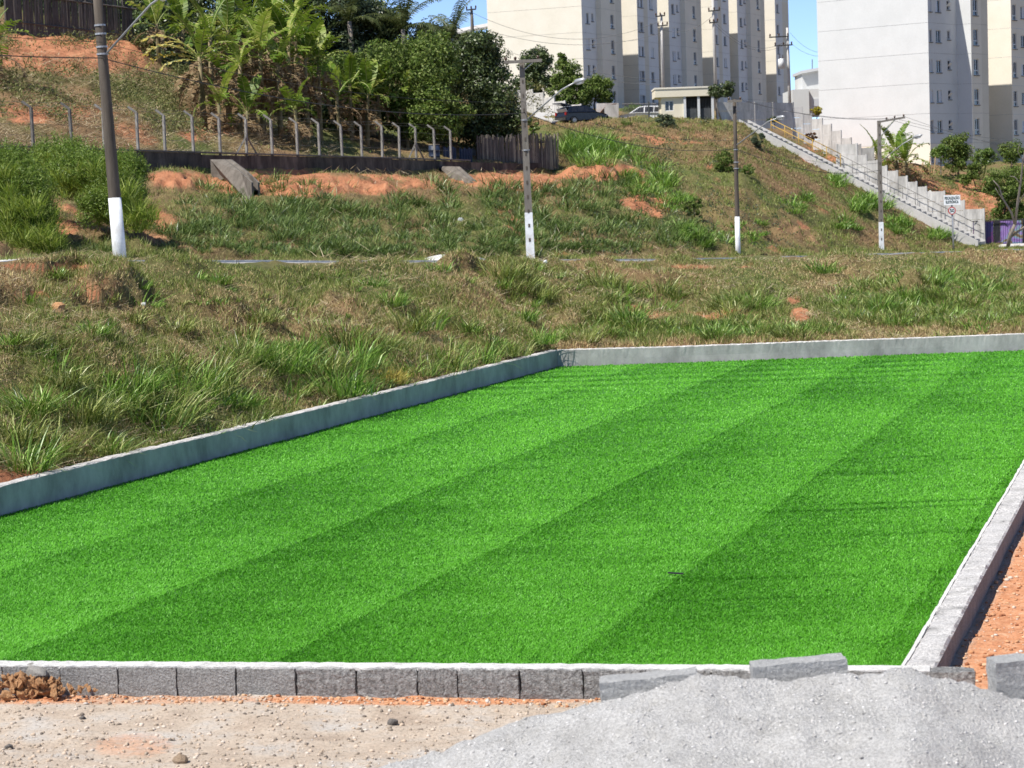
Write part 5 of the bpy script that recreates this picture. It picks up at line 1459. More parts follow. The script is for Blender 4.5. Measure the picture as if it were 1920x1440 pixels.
# ------------------------------------------------------------------ grass on the near bank
g1, d1 = cover(170000, 0.03, 1.0, .05, .18, .95); g2, d2 = cover(140000, 1.0, 2.0, .05, .16, .84)
stuff('bank_grass', 'short green grass growing over the near bank', 'grass', [g1, g2], M_GRASS)
stuff('dry_bank_grass', 'short dry brown grass on the near bank', 'dry grass', [d1, d2], M_DRYG)
near = [(40, 880, 95), (95, 850, 90), (20, 830, 85), (150, 790, 95), (215, 760, 80), (300, 790, 105), (245, 730, 90), (335, 740, 110), (385, 720, 95), (290, 700, 70), (430, 770, 70), (200, 850, 60), (60, 770, 70), (120, 720, 60), (420, 690, 105), (465, 680, 95), (520, 700, 85), (545, 740, 60),
        (620, 735, 85), (660, 690, 95), (700, 660, 80), (640, 650, 80), (760, 620, 65), (800, 600, 55), (730, 570, 55), (775, 700, 60), (840, 690, 65), (900, 680, 60), (945, 665, 50), (870, 620, 40), (600, 700, 70), (570, 660, 50), (460, 640, 55), (1000, 640, 45), (980, 600, 40), (1040, 640, 40),
        (940, 520, 55), (970, 545, 55), (1010, 560, 50), (1090, 640, 45), (1130, 615, 55), (1180, 600, 55), (1230, 590, 50), (1160, 550, 50), (1130, 535, 50), (1240, 545, 50), (1270, 560, 40), (1390, 580, 60), (1360, 575, 50), (1420, 580, 45), (1300, 620, 40), (1340, 630, 36), (1400, 632, 36), (1480, 630, 36), (1200, 640, 40),
        (480, 600, 40), (410, 530, 36), (820, 510, 40), (700, 540, 36), (1540, 510, 36), (1600, 600, 45), (1650, 580, 45), (1700, 560, 45), (1780, 600, 40), (1840, 560, 40), (1900, 590, 45), (1560, 620, 40), (1750, 530, 36), (1860, 520, 34), (1620, 540, 34), (100, 520, 36), (40, 640, 45), (180, 620, 40), (250, 600, 40), (330, 620, 40)]
spec = []
for x, y, hp in near:
    p = hit(x, y, 0.02, 2.1); h = 1.2 * hp * p[1] / FPX * random.uniform(.85, 1.1)
    spec.append((p, h, h * 1.15, 230 if hp > 60 else 120)); q_ = p + (random.uniform(-.5, .5) * h, random.uniform(-.4, .4) * h, 0); spec.append((q_, h * .8, h, 90))
for k in range(90):                        # clumps along the foot of the walls and scattered over the bank
    u = random.uniform(-30, 1950); y0 = 905 - .29 * u * 0 
    s = random.uniform(.03, .22) if k < 35 else random.uniform(.1, 1.9)
    P, px, _ = sample(1, s, s + .001, u, u + 1); p = P[0]
    o, g, n1, n2 = masks(px[:, 0], px[:, 1], P[:, 0], P[:, 1], np.array([s]))
    if o[0] > .4: continue
    h = random.uniform(.16, .42) * (1.25 if u < 900 else 1.0); spec.append((p, h, h * 1.2, 45))
def bank_patch(cx, cy, rx, ry, n, hp):
    for _ in range(n):
        a = random.uniform(0, 6.28); r = math.sqrt(random.random()); p = hit(cx + rx * r * math.cos(a), cy + ry * r * math.sin(a), .02, 2.0); h = hp * random.uniform(.6, 1.2) * p[1] / FPX
        spec.append((p, h, h * 1.3, 45))
bank_patch(1750, 565, 190, 52, 380, 32); bank_patch(1290, 622, 260, 14, 170, 32); bank_patch(820, 650, 140, 30, 26, 44); bank_patch(250, 790, 260, 60, 22, 62); bank_patch(1150, 570, 80, 45, 40, 30); bank_patch(1000, 540, 90, 40, 40, 30); bank_patch(330, 760, 300, 90, 18, 50); bank_patch(700, 660, 200, 50, 16, 44); bank_patch(60, 620, 100, 60, 30, 30); bank_patch(500, 560, 300, 50, 40, 26); bank_patch(1380, 580, 60, 24, 30, 34)
k = len(spec) // 2
random.shuffle(spec)
stuff('grass_tufts', 'tall clumps of fresh green grass on the near bank', 'grass', tufts(spec[:k]), M_TALL)
stuff('grass_tufts', 'tall clumps of dull green grass on the near bank', 'grass', tufts(spec[k:]), M_TALLF)
p = hit(715, 715, .02, 2); VF = tufts([(p + (random.uniform(-.25, .25), random.uniform(-.2, .2), 0), random.uniform(.35, .62), .4, 60) for _ in range(5)])
me = np_mesh('yellow_grass_clump', VF[0][0], VF[0][1], [M_YELL]); V = np.concatenate([v for v, f in VF]); off = 0; Fs = []
for v, f in VF: Fs.append(f + off); off += len(v)
me = np_mesh('yellow_grass_clump', V, np.concatenate(Fs), [M_YELL]); tag(link('yellow_grass_clump', me), 'yellow dried grass clump just behind the left field wall', 'grass clump')
# straw and cut stems lying on the bank
P, px, s = sample(30000, .02, 2.0); o, g, n1, n2 = masks(px[:, 0], px[:, 1], P[:, 0], P[:, 1], s)
k = (RNG.uniform(0, 1, len(P)) < np.clip((fbm(P[:, 0] * .8, P[:, 1] * .5, 99, 3) - .38) * 3.2, 0, 1)); P = P[k]; n = len(P)
P[:, 2] += RNG.uniform(.01, .09, n)
VFs = [blades(P, RNG.uniform(.10, .42, n), np.maximum(.010, P[:, 1] / 2218 * .75), RNG.uniform(0, 6.28, n), np.full(n, .97), RNG.uniform(0, .2, n), 2)]
stuff('straw_litter', 'pale cut stems and straw lying on the near bank', 'straw', VFs, M_STRAW)
# ------------------------------------------------------------------ grass on the hillside beyond the road
g1, d1 = cover(60000, 4.0, 5.0, .08, .26); g2, d2 = cover(90000, 5.0, 7.0, .08, .30); g3, d3 = cover(40000, 7.9, 9.3, .08, .30, .6); g4, d4 = cover(70000, 7.0, 9.1, .08, .28, .8, 1040, 1970)
stuff('hillside_grass', 'green grass on the slopes beyond the road', 'grass', [g1, g2, g3, g4], M_GRASS)
stuff('dry_hillside_grass', 'dry brown grass on the slopes beyond the road', 'dry grass', [d1, d2, d3, d4], M_DRYH)
spec = []; spec2 = []
def patch(cx, cy, rx, ry, n, hp, slo=4.05, shi=7.0, lst=None):
    for _ in range(n):
        a = random.uniform(0, 6.28); r = math.sqrt(random.random())
        p = hit(cx + rx * r * math.cos(a), cy + ry * r * math.sin(a), slo, shi); h = hp * random.uniform(.6, 1.15) * p[1] / FPX
        (spec if lst is None else lst).append((p, h, h * 1.1, 55))
patch(500, 385, 170, 45, 75, 42); patch(420, 440, 170, 35, 50, 34); patch(640, 430, 120, 45, 55, 42); patch(800, 385, 80, 40, 32, 38); patch(820, 450, 180, 28, 45, 30); patch(950, 385, 60, 40, 28, 40); patch(1040, 400, 50, 50, 30, 42)
patch(1130, 365, 70, 35, 28, 38); patch(1100, 430, 110, 40, 45, 34); patch(1200, 440, 80, 35, 30, 30); patch(1280, 440, 60, 25, 20, 30); patch(190, 465, 36, 12, 8, 28); patch(600, 470, 330, 10, 130, 26); patch(1000, 468, 200, 10, 70, 24); patch(480, 440, 200, 24, 60, 36); patch(900, 440, 150, 24, 50, 34)
patch(1095, 280, 45, 26, 40, 44, 6.9, 9, spec2); patch(1130, 290, 60, 24, 34, 40, 6.5, 9, spec2); patch(1215, 335, 50, 36, 40, 38, 5.5, 8, spec2); patch(1255, 370, 40, 28, 22, 32, 5, 8, spec2); patch(1290, 440, 26, 16, 12, 36, 4.1, 6, spec2); patch(1340, 455, 40, 14, 12, 26, 4.1, 6, spec2)
patch(1625, 385, 40, 18, 24, 34, 4.5, 7.6, spec2); patch(1680, 425, 26, 16, 14, 34, 4.2, 7, spec2); patch(1585, 425, 26, 14, 10, 28, 4.2, 7, spec2); patch(1760, 440, 30, 10, 12, 26, 4.2, 7, spec2); patch(1500, 385, 30, 20, 10, 26, 4.5, 8, spec2); patch(1570, 345, 26, 14, 10, 26, 5, 8, spec2); patch(1400, 440, 60, 24, 14, 22, 4.2, 7, spec2)
stuff('hillside_tufts', 'tall clumps of grass on the slope below the fence', 'grass', tufts(spec), M_TALLH)
stuff('hillside_tufts', 'fresh green clumps of grass on the dry slope below the gatehouse', 'grass', tufts(spec2), M_TALL)
P, px, s = sample(26000, 8.0, 8.75, -50, 640); k = (RNG.uniform(0, 1, len(P)) < np.clip((fbm(P[:, 0] * .5, P[:, 1] * .4, 101, 3) - .3) * 2.6, 0, 1)) ; P = P[k]; n = len(P); P[:, 2] += RNG.uniform(.01, .2, n)
P2, px2, s2 = sample(5000, 4.3, 7.0, 600, 1300); P2[:, 2] += RNG.uniform(.05, .2, len(P2)); 
stuff('straw_litter', 'pale straw and dead leaves covering the ground behind the fence posts', 'straw', [blades(P, RNG.uniform(.3, .9, n), np.full(n, .035), RNG.uniform(0, 6.28, n), np.full(n, .95), RNG.uniform(0, .3, n), 2)], M_STRAW)
n = 900; P2 = P2[:n]
stuff('straw_litter', 'dry stems caught in the grass of the slope beyond the road', 'straw', [blades(P2, RNG.uniform(.3, .9, n), np.full(n, .03), RNG.uniform(0, 6.28, n), RNG.uniform(.8, .97, n), RNG.uniform(0, .3, n), 2)], M_STRAW)

# ------------------------------------------------------------------ leaves, trees, bushes
def leaves(C, N3, size, w=0.5, up=0.35):
    """diamond leaves at C, normals near N3"""
    n = len(C); nn = N3 + RNG.normal(0, .55, (n, 3)); nn[:, 2] += up; nn /= np.linalg.norm(nn, axis=1)[:, None] + 1e-9
    t = np.cross(nn, RNG.normal(0, 1, (n, 3))); t /= np.linalg.norm(t, axis=1)[:, None] + 1e-9; b = np.cross(nn, t)
    s = (size * RNG.uniform(.6, 1.3, n))[:, None]
    V = np.stack([C - t * s * .5, C + b * s * w * .5 + t * s * .05, C + t * s * .5, C - b * s * w * .5 + t * s * .05], 1).reshape(-1, 3)
    F = (np.array([[0, 1, 2, 3]])[None] + (np.arange(n) * 4)[:, None, None]).reshape(-1, 4)
    return V, F
def crown_pts(c, R, nclump, per, cr, shell=.75, seed=None, flat=.0):
    c = np.array(c); R = np.array(R)
    q = RNG.normal(0, 1, (nclump, 3)); q /= np.linalg.norm(q, axis=1)[:, None]
    rad = RNG.uniform(shell ** 3, 1, nclump) ** (1 / 3) if shell > 0 else RNG.uniform(0, 1, nclump) ** (1 / 3)
    rad = rad * RNG.uniform(.82, 1.12, nclump)
    K = c + q * rad[:, None] * R
    K[:, 2] = np.where(K[:, 2] < c[2] - R[2] * (1 - flat), c[2] - R[2] * (1 - flat) * RNG.uniform(.6, 1, nclump), K[:, 2])
    v = RNG.normal(0, 1, (nclump, per, 3)); v /= np.linalg.norm(v, axis=2)[:, :, None]
    rr = RNG.uniform(.35, 1, (nclump, per, 1)) ** .5
    crs = cr * RNG.uniform(.6, 1.3, (nclump, 1, 1))
    C = K[:, None] + v * rr * crs * np.array([1, 1, .75])
    return C.reshape(-1, 3), v.reshape(-1, 3)
M_BARK = M('bark', [(.07, .055, .042), (.14, .115, .09)], 3, .95, .6, 20, .3, stretch=(1, 1, .3))
M_BARKP = M('pale_bark', [(.20, .17, .14), (.32, .28, .24)], 3, .95, .5, 20, .3, stretch=(1, 1, .3))
def tree(name, label, foot, crowns, leaf, mat, cat='tree', group=None, trunk_r=.14, bark=None, limbs=6, w=.5, sprigs=0):
    """crowns: list of (centre, (rx, ry, rz), clumps, leaves per clump, clump radius)"""
    root = thing(name, label, cat, foot, group); foot = np.array(foot, float); leaf = leaf * .72
    mb = MB(); c0 = np.array(crowns[0][0], float); top = c0 + np.array([0, 0, -.2 * crowns[0][1][2]])
    mid = (foot + top) / 2 + np.array([random.uniform(-.2, .2), random.uniform(-.2, .2), 0])
    mb.tube([foot - (0, 0, .3), mid, top], [trunk_r, trunk_r * .75, trunk_r * .45], 7)
    for i in range(limbs):
        cc, R = crowns[i % len(crowns)][:2]; a = random.uniform(0, 6.28); e = np.array(cc) + np.array([math.cos(a) * R[0] * .7, math.sin(a) * R[1] * .7, random.uniform(-.1, .6) * R[2]])
        s = mid + (top - mid) * random.uniform(.1, .9); mb.tube([s, (s + e) / 2 + np.array([0, 0, -.1 * R[2]]), e], [trunk_r * .42, trunk_r * .28, trunk_r * .1], 5)
    mb.build('trunk', bark or M_BARK, root, True)
    Vs = []; Fs = []; off = 0
    for (c, R, nc, per, cr) in crowns:
        per = int(per * 1.9)
        C, nn = crown_pts(c, R, nc, per, cr, .45, flat=.15); V, F = leaves(C, nn, leaf, w); Vs.append(V); Fs.append(F + off); off += len(V)
    for (c, R, nc, per, cr) in (crowns if sprigs else []):
        a = RNG.normal(0, 1, (sprigs, 3)); a[:, 2] = np.abs(a[:, 2]) * .8 + .1; a /= np.linalg.norm(a, axis=1)[:, None]
        st = np.array(c) + a * np.array(R) * .7; dr_ = a * np.array([.55, .55, .5]) + np.array([0, 0, .75]); ln = RNG.uniform(.35, 1.0, sprigs) * (.35 + R[2] * .45)
        tt = np.linspace(.15, 1, 16)[None, :, None]
        C = st[:, None] + dr_[:, None] * (ln[:, None, None] * tt) + RNG.normal(0, .05, (sprigs, 16, 3)) * (1.3 - tt)
        V, F = leaves(C.reshape(-1, 3), RNG.normal(0, 1, (sprigs * 16, 3)), leaf * 1.1, w * .8); Vs.append(V); Fs.append(F + off); off += len(V)
    V = np.concatenate(Vs) - np.array(root.location); me = np_mesh('crown', V, np.concatenate(Fs), [mat]); link('crown', me, root)
    return root
LG = [(.02, .036, .007), (.07, .12, .016), (.125, .19, .032), (.28, .34, .11)]
M_LEAFM = LEAF('mid_green_leaves', LG, .3, .55, .2)
M_LEAFD = LEAF('dark_leaves', [(.015, .026, .009), (.04, .065, .017), (.075, .11, .03), (.16, .20, .08)], .2, .4, .4)
M_LEAFL = LEAF('bright_leaves', [(.045, .09, .012), (.085, .155, .022), (.13, .21, .035), (.23, .30, .075)], .35, .4, .4)
M_LEAFY = LEAF('yellow_leaves', [(.30, .26, .02), (.45, .38, .03), (.20, .22, .03)], .3, .5, .3)
M_LEAFG = LEAF('grey_green_leaves', [(.03, .05, .025), (.06, .085, .04), (.10, .13, .07)], .2, .5, .3)
def sz(px, d): return px * d / FPX
def crown(px, py, d, rx, ry, nc, per, crpx, dep=None):
    return (at(px, py, d), (sz(rx, d), sz(dep or rx * .8, d), sz(ry, d)), nc, per, sz(crpx, d))
tree('broadleaf_tree', 'wide bright green broadleaf tree above the fence, left part of the big crown', at(770, 300, 127), [crown(730, 160, 125, 110, 85, 150, 100, 26), crown(800, 215, 124, 75, 45, 80, 100, 22), crown(650, 165, 127, 60, 55, 50, 90, 24), crown(800, 125, 127, 60, 60, 60, 90, 22)], .26, M_LEAFM, group='trees behind the fence', trunk_r=.2)
tree('broadleaf_tree', 'dark dense tree touching the beige gable, right part of the big crown', at(905, 305, 131), [crown(880, 165, 131, 75, 95, 120, 100, 26), crown(900, 105, 131, 42, 40, 50, 90, 20), crown(930, 215, 130, 48, 50, 60, 80, 20), crown(860, 240, 131, 90, 30, 60, 80, 20)], .26, M_LEAFD, group='trees behind the fence', trunk_r=.2)
tree('thin_tree', 'thin olive tree with sparse twigs behind the weathered bamboo fence', at(960, 308, 134.5), [crown(945, 225, 134.5, 45, 50, 50, 36, 14), crown(985, 190, 135, 40, 50, 30, 18, 12), crown(925, 262, 134, 50, 28, 36, 40, 14)], .22, LEAF('olive_leaves', [(.07, .075, .02), (.12, .125, .035), (.17, .15, .05)], .3, .5, .3), bark=M_BARKP, limbs=16, trunk_r=.09)
for k, (px, py, d, rx, ry, lab, mt) in enumerate([(285, 55, 133, 75, 70, 'dark tree right of the leaning lamp post at the top picture edge', M_LEAFD), (400, 20, 137, 90, 70, 'dark shadowy tree behind the banana clump, left one', M_LEAFD), (520, 15, 139, 90, 80, 'dark shadowy tree behind the banana clump, right one', M_LEAFD), (620, 40, 141, 80, 80, 'grey green tree between the bananas and the palms', M_LEAFG), (700, 60, 143, 70, 60, 'dark tree below the left palm', M_LEAFD), (200, 20, 136, 80, 60, 'dark tree behind the tall bamboo fence, right end', M_LEAFD), (90, -5, 138, 110, 50, 'dark tree behind the tall bamboo fence, left end', M_LEAFD), (820, 95, 145, 70, 50, 'dull tree below the right palm', M_LEAFG)]):
    p = at(px, py, d); f = np.array([p[0], p[1], ground(p[0], p[1])])
    tree('background_tree', lab, f, [crown(px, py, d, rx, ry, 110, 60, 24), crown(px + 20, py + ry * .8, d - 1, rx * .8, ry * .6, 60, 60, 22)], .34, mt, group='trees behind the banana plants', limbs=4)
def bush(name, label, px, pyc, d, rx, ry, nc, per, leaf, mat, cat='bush', group=None, w=.4, crpx=None):
    d = d - (2.2 if 100 < d < 165 else 0)
    c = at(px, pyc, d); f = at(px, pyc + ry * .9, d)
    return tree(name, label, f, [(c, (sz(rx, d), sz(rx * .8, d), sz(ry, d)), nc, per, sz(crpx or rx * .3, d))], leaf, mat, cat, group, .04, None, 5, w)
M_BUSH = LEAF('feathery_bush_leaves', [(.05, .09, .012), (.10, .175, .02), (.16, .25, .035), (.30, .38, .11)], .35, .45, .3)
b1 = [crown(40, 395, 64, 58, 80, 130, 110, 26), crown(10, 330, 65, 50, 40, 60, 100, 26), crown(62, 440, 63.5, 45, 40, 60, 90, 24)]
bushA = tree('feathery_bush', 'large feathery green bush at the left picture edge', at(40, 480, 64), b1, .13, M_BUSH, 'bush', 'feathery bushes by the leaning lamp post', .04, None, 8, .28, 420)
b2 = [crown(165, 330, 69.5, 75, 42, 110, 100, 26), crown(115, 305, 71, 55, 30, 60, 90, 24), crown(222, 370, 68.5, 48, 48, 80, 100, 24), crown(245, 340, 69, 26, 36, 40, 90, 20), crown(195, 395, 67.5, 58, 26, 50, 80, 22)]
bushB = tree('feathery_bush', 'large feathery green bush behind the leaning lamp post', at(190, 420, 69), b2, .13, M_BUSH, 'bush', 'feathery bushes by the leaning lamp post', .04, None, 8, .28, 420)
M_SPRAY = LEAF('spray_leaves', [(.05, .09, .012), (.14, .22, .025), (.24, .33, .045), (.42, .48, .15)], .35, .5, .25)
def sprays(root, cs, n):
    VF = []
    for (px, py, d, rx, ry) in cs:
        for _ in range(n):
            a = random.uniform(0, 6.28); r = math.sqrt(random.random()); p = at(px + rx * r * math.cos(a), py + ry * (.25 + .75 * r * math.sin(a)), d + random.uniform(-1.2, .6)); VF += tufts([(p, sz(ry, d) * random.uniform(.7, 1.25), .5, 34)])
    V = np.concatenate([v for v, f in VF]) - np.array(root.location); off = 0; Fs = []
    for v_, f in VF: Fs.append(f + off); off += len(v_)
    link('sprays', np_mesh('sprays', V, np.concatenate(Fs), [M_SPRAY]), root)
sprays(bushA, [(40, 400, 63.6, 60, 70), (5, 330, 64.6, 50, 40), (75, 450, 63, 36, 40)], 55)
sprays(bushB, [(165, 335, 69, 80, 45), (110, 305, 70.5, 60, 34), (228, 380, 68, 48, 50), (255, 400, 67.5, 30, 36)], 45)
for a in [('round_bush', 'round dark bush on the crest below the gatehouse', 1246, 232, 156, 19, 19, 30, 60, .16, M_LEAFG), ('round_bush', 'small round dark bush beside the top of the stairs', 1421, 263, 152, 14, 15, 24, 60, .15, M_LEAFG), ('green_bush', 'green bush on the dry slope above the slim lamp post', 1357, 303, 140, 24, 18, 36, 60, .16, M_LEAFM),
          ('green_bush', 'low green bush on the slope left of the round dark bush', 1178, 236, 157, 16, 9, 18, 40, .15, M_LEAFM), ('green_bush', 'pale weedy bush right of the slim lamp post', 1400, 318, 140, 16, 11, 16, 40, .15, M_LEAFL), ('green_bush', 'tall weedy bush at the foot of the dry slope', 1297, 395, 122, 18, 32, 34, 50, .16, M_LEAFM),
          ('green_bush', 'leafy bush at the right end of the weathered bamboo fence', 998, 238, 140, 14, 18, 20, 50, .18, M_LEAFL), ('yellow_bush', 'bright yellow flowering bush against the white gable', 1531, 209, 178, 12, 8, 20, 50, .18, M_LEAFY), ('brown_bush', 'dry reddish bush below the pale stepped wall', 1522, 256, 160, 10, 10, 14, 30, .2, LEAF('dry_red_leaves', [(.07, .035, .02), (.16, .08, .045)], .1, .9, .05)),
          ('green_bush', 'low bush at the top of the slope below the level wall', 1452, 224, 163, 16, 6, 14, 40, .15, M_LEAFG), ('hedge_bush', 'light green bush behind the barred gate', 1185, 203, 176, 24, 7, 20, 40, .18, M_LEAFL),
          ('leafy_weed', 'broad leaved weed just behind the left field wall', 480, 806, 29.5, 34, 22, 18, 30, .11, M_LEAFG), ('leafy_weed', 'big dark leafy weed in front of the block wall corner of the bank', 560, 780, 31.5, 34, 26, 20, 40, .09, M_LEAFM)]:
    bush(*a)
tree('small_tree', 'slim dark tree in front of the beige gable, leftmost of three', at(1003, 195, 182), [crown(1003, 118, 182, 28, 30, 60, 50, 11), crown(1000, 162, 182, 38, 30, 70, 50, 12)], .3, M_LEAFD, group='trees before the beige gable', trunk_r=.1)
tree('small_tree', 'pointed tree in front of the beige gable, middle of three', at(1068, 212, 176), [crown(1062, 142, 176, 26, 32, 60, 50, 10), crown(1068, 180, 176, 40, 26, 70, 50, 11), crown(1052, 115, 176, 10, 16, 16, 40, 6)], .28, M_LEAFM, group='trees before the beige gable', trunk_r=.1)
tree('small_tree', 'round green tree at the corner of the beige gable, rightmost of three', at(1118, 218, 178), [crown(1118, 170, 178, 32, 27, 80, 55, 10)], .26, M_LEAFM, group='trees before the beige gable', trunk_r=.09)
tree('small_tree', 'small dark two-stemmed tree beside the gatehouse', at(1354, 224, 163), [crown(1343, 172, 163, 14, 12, 26, 40, 7), crown(1362, 166, 163, 11, 16, 26, 40, 7)], .2, M_LEAFD, trunk_r=.06, bark=M_BARKP)
tree('shrub_tree', 'dense green tree against the lower wall of the white block', at(1797, 322, 178), [crown(1797, 278, 178, 24, 26, 50, 50, 10), crown(1790, 305, 178, 26, 18, 30, 40, 9)], .24, M_LEAFM, group='trees and shrubs before the white block', trunk_r=.09)
tree('shrub_tree', 'small tree left of the dense tree before the white block', at(1764, 345, 174), [crown(1764, 285, 174, 20, 14, 26, 40, 8)], .24, M_LEAFL, group='trees and shrubs before the white block', trunk_r=.05, bark=M_BARKP)
tree('shrub_tree', 'bright bushy shrub right of the dense tree before the white block', at(1845, 320, 182), [crown(1845, 295, 182, 22, 16, 36, 40, 9)], .24, M_LEAFL, group='trees and shrubs before the white block', trunk_r=.06)
tree('shrub_tree', 'tall leafy shrub at the right edge before the white block', at(1900, 345, 180), [crown(1897, 285, 180, 22, 22, 40, 40, 9), crown(1905, 325, 178, 24, 18, 26, 40, 9)], .24, M_LEAFM, group='trees and shrubs before the white block', trunk_r=.07)
tree('shrub_tree', 'wide shrub on the slope in the middle, left of the bare tree', at(1830, 345, 172), [crown(1828, 322, 172, 18, 16, 30, 40, 8), crown(1812, 335, 172, 14, 10, 16, 30, 7)], .22, M_LEAFM, group='trees and shrubs before the white block', trunk_r=.05)
tree('shrub_tree', 'large dark shrub behind the graffiti hoarding', at(1885, 425, 158), [crown(1880, 350, 158, 34, 30, 60, 50, 11), crown(1895, 395, 158, 36, 24, 50, 50, 11), crown(1915, 340, 159, 24, 30, 30, 40, 10)], .22, M_LEAFM, group='trees and shrubs before the white block', trunk_r=.09)
# bare tree in front of the hoarding
bt = thing('bare_tree', 'nearly leafless forked tree in front of the graffiti hoarding', 'tree', at(1889, 472, 146)); mb = MB()
def branch(pts, r0_, r1_): mb.tube([at(x, y, 146 + .02 * (y - 400)) for x, y in pts], list(np.linspace(r0_, r1_, len(pts))), 6)
branch([(1888, 476), (1893, 445), (1903, 420)], .16, .11); branch([(1903, 422), (1897, 400), (1880, 372), (1873, 350), (1862, 338)], .09, .03); branch([(1903, 422), (1908, 380), (1914, 340), (1918, 300), (1926, 262)], .10, .03)
branch([(1893, 446), (1915, 430), (1935, 415)], .09, .05); branch([(1914, 345), (1903, 332), (1893, 330)], .04, .015); branch([(1908, 382), (1922, 362), (1932, 350)], .05, .02); branch([(1880, 374), (1872, 362), (1866, 352)], .04, .015); branch([(1918, 302), (1908, 284), (1912, 268)], .035, .012); branch([(1918, 302), (1930, 285)], .03, .012)
mb.build('trunk', M_BARKP, bt, True)
# weeds on the upper red slope
C = []
P, px, s = sample(2600, 8.15, 9.0, -50, 420)
k = fbm(P[:, 0] * .6, P[:, 1] * .35, 111, 3) > .44; P = P[k][:560]
cc = P[:, None] + RNG.normal(0, 1, (len(P), 34, 3)) * np.array([.28, .28, .22]) + np.array([0, 0, .3]); V, F = leaves(cc.reshape(-1, 3), RNG.normal(0, 1, (cc.shape[0] * 34, 3)), .17, .3)
tag(link('weeds', np_mesh('weeds', V, F, [LEAF('weed_leaves', [(.04, .055, .018), (.10, .125, .035), (.17, .19, .06), (.30, .28, .13)], .25, .55, .2)])), 'grey green weeds scattered over the upper red slope', 'weeds', kind='stuff')
P, px, s = sample(2500, 5.0, 9.0, 1080, 1500); P = P[fbm(P[:, 0] * .5, P[:, 1] * .4, 117, 3) > .5][:500]
cc = P[:, None] + RNG.normal(0, 1, (len(P), 16, 3)) * np.array([.2, .2, .12]) + np.array([0, 0, .12]); V, F = leaves(cc.reshape(-1, 3), RNG.normal(0, 1, (cc.shape[0] * 16, 3)), .15, .35)
tag(link('weeds', np_mesh('weeds', V, F, [M_LEAFG])), 'low weeds scattered over the dry slope below the gatehouse', 'weeds', kind='stuff')
P, px, s = sample(1500, 8.2, 9.6, 1540, 1960); P = P[fbm(P[:, 0] * .5, P[:, 1] * .4, 119, 3) > .48][:300]
cc = P[:, None] + RNG.normal(0, 1, (len(P), 22, 3)) * np.array([.3, .3, .2]) + np.array([0, 0, .2]); V, F = leaves(cc.reshape(-1, 3), RNG.normal(0, 1, (cc.shape[0] * 22, 3)), .18, .35)
tag(link('weeds', np_mesh('weeds', V, F, [M_LEAFM])), 'low green weeds on the slope before the white block', 'weeds', kind='stuff')

# ------------------------------------------------------------------ banana plants and palms
def banana_leaf(name, L, W, pitch, droop, mat, torn, seed):
    rr = random.Random(seed); n = 24; mid = []; ang = pitch; p = np.array([0, 0, 0.0]); prevp = p
    V = []; F = []
    cs = []
    for i in range(n + 1):
        cs.append(p.copy()); ang2 = pitch - droop * (i / n) ** 1.4; p = p + np.array([math.cos(ang2), 0, math.sin(ang2)]) * L / n
    for i in range(n):
        t0, t1 = i / n, (i + 1) / n
        if t0 < .12: continue
        wf = lambda t: W * .5 * math.sin(math.pi * min(1, max(0, (t - .1) / .92))) ** .55
        for s in (-1, 1):
            if rr.random() < torn * .13: continue
            g = rr.uniform(.1, 1) * torn * .009 * L; dz = rr.uniform(-.8, .2) * torn * .24 * W
            a, b = cs[i], cs[i + 1]; w0, w1 = wf(t0), wf(t1); sl = .35 * W
            dirv = (b - a) / np.linalg.norm(b - a)
            b0 = len(V)
            V += [a, b - dirv * g, b - dirv * g + np.array([0, s * w1, .18 * w1 + dz]) + dirv * sl * .35, a + np.array([0, s * w0, .18 * w0 + dz]) + dirv * sl * .35]
            F.append((b0, b0 + 1, b0 + 2, b0 + 3))
    mb = MB(); mb.add(V, F, 0); mb.tube(cs, [.03 * (1 - .8 * i / n) + .006 for i in range(n + 1)], 4, 1)
    me = bpy.data.meshes.new(name); me.from_pydata(mb.V, [], mb.F); me.materials.append(mat[0]); me.materials.append(mat[1]); me.polygons.foreach_set('material_index', mb.M)
    return me
M_BAN = [LEAF('banana_green', [(.03, .07, .007), (.10, .18, .016), (.19, .27, .035), (.42, .43, .13)], .35, .45, .22, None, .6), LEAF('banana_yellow_green', [(.05, .09, .01), (.18, .22, .028), (.34, .34, .07), (.55, .48, .20)], .35, .45, .22, None, .6), LEAF('banana_dead', [(.12, .075, .035), (.22, .15, .08), (.34, .26, .15)], .25, .8, .1), LEAF('banana_yellow', [(.42, .36, .06), (.55, .48, .14), (.60, .54, .24)], .4, .5, .3)]
M_RIB = M('banana_rib', [(.20, .24, .06), (.28, .30, .09)], 5, .5)
M_RIBD = M('dead_rib', [(.16, .11, .06), (.24, .17, .10)], 5, .8)
BL_ = {}
for k in range(4):
    BL_['up', k] = banana_leaf('leaf', 2.4, .74, math.radians(78 - 6 * k), .7 + .25 * k, (M_BAN[k % 2], M_RIB), .5 + .4 * k, k)
    BL_['arch', k] = banana_leaf('leaf', 2.4, .76, math.radians(58 - 8 * k), 1.6 + .2 * k, (M_BAN[(k + 1) % 2], M_RIB), 1.2, 10 + k)
    BL_['dead', k] = banana_leaf('dead_leaf', 1.9, .55, math.radians(10 - 10 * k), 1.5, (M_BAN[2], M_RIBD), 1.6, 20 + k)
    BL_['yellow', k] = banana_leaf('leaf', 2.9, .62, math.radians(50 - 12 * k), 1.4, (M_BAN[3], M_RIB), 1.2, 30 + k)
M_PSEUDO = M('banana_stem', [(.10, .09, .04), (.20, .17, .09), (.28, .21, .12)], 3, .8, .3, 12, .3, stretch=(1, 1, .3))
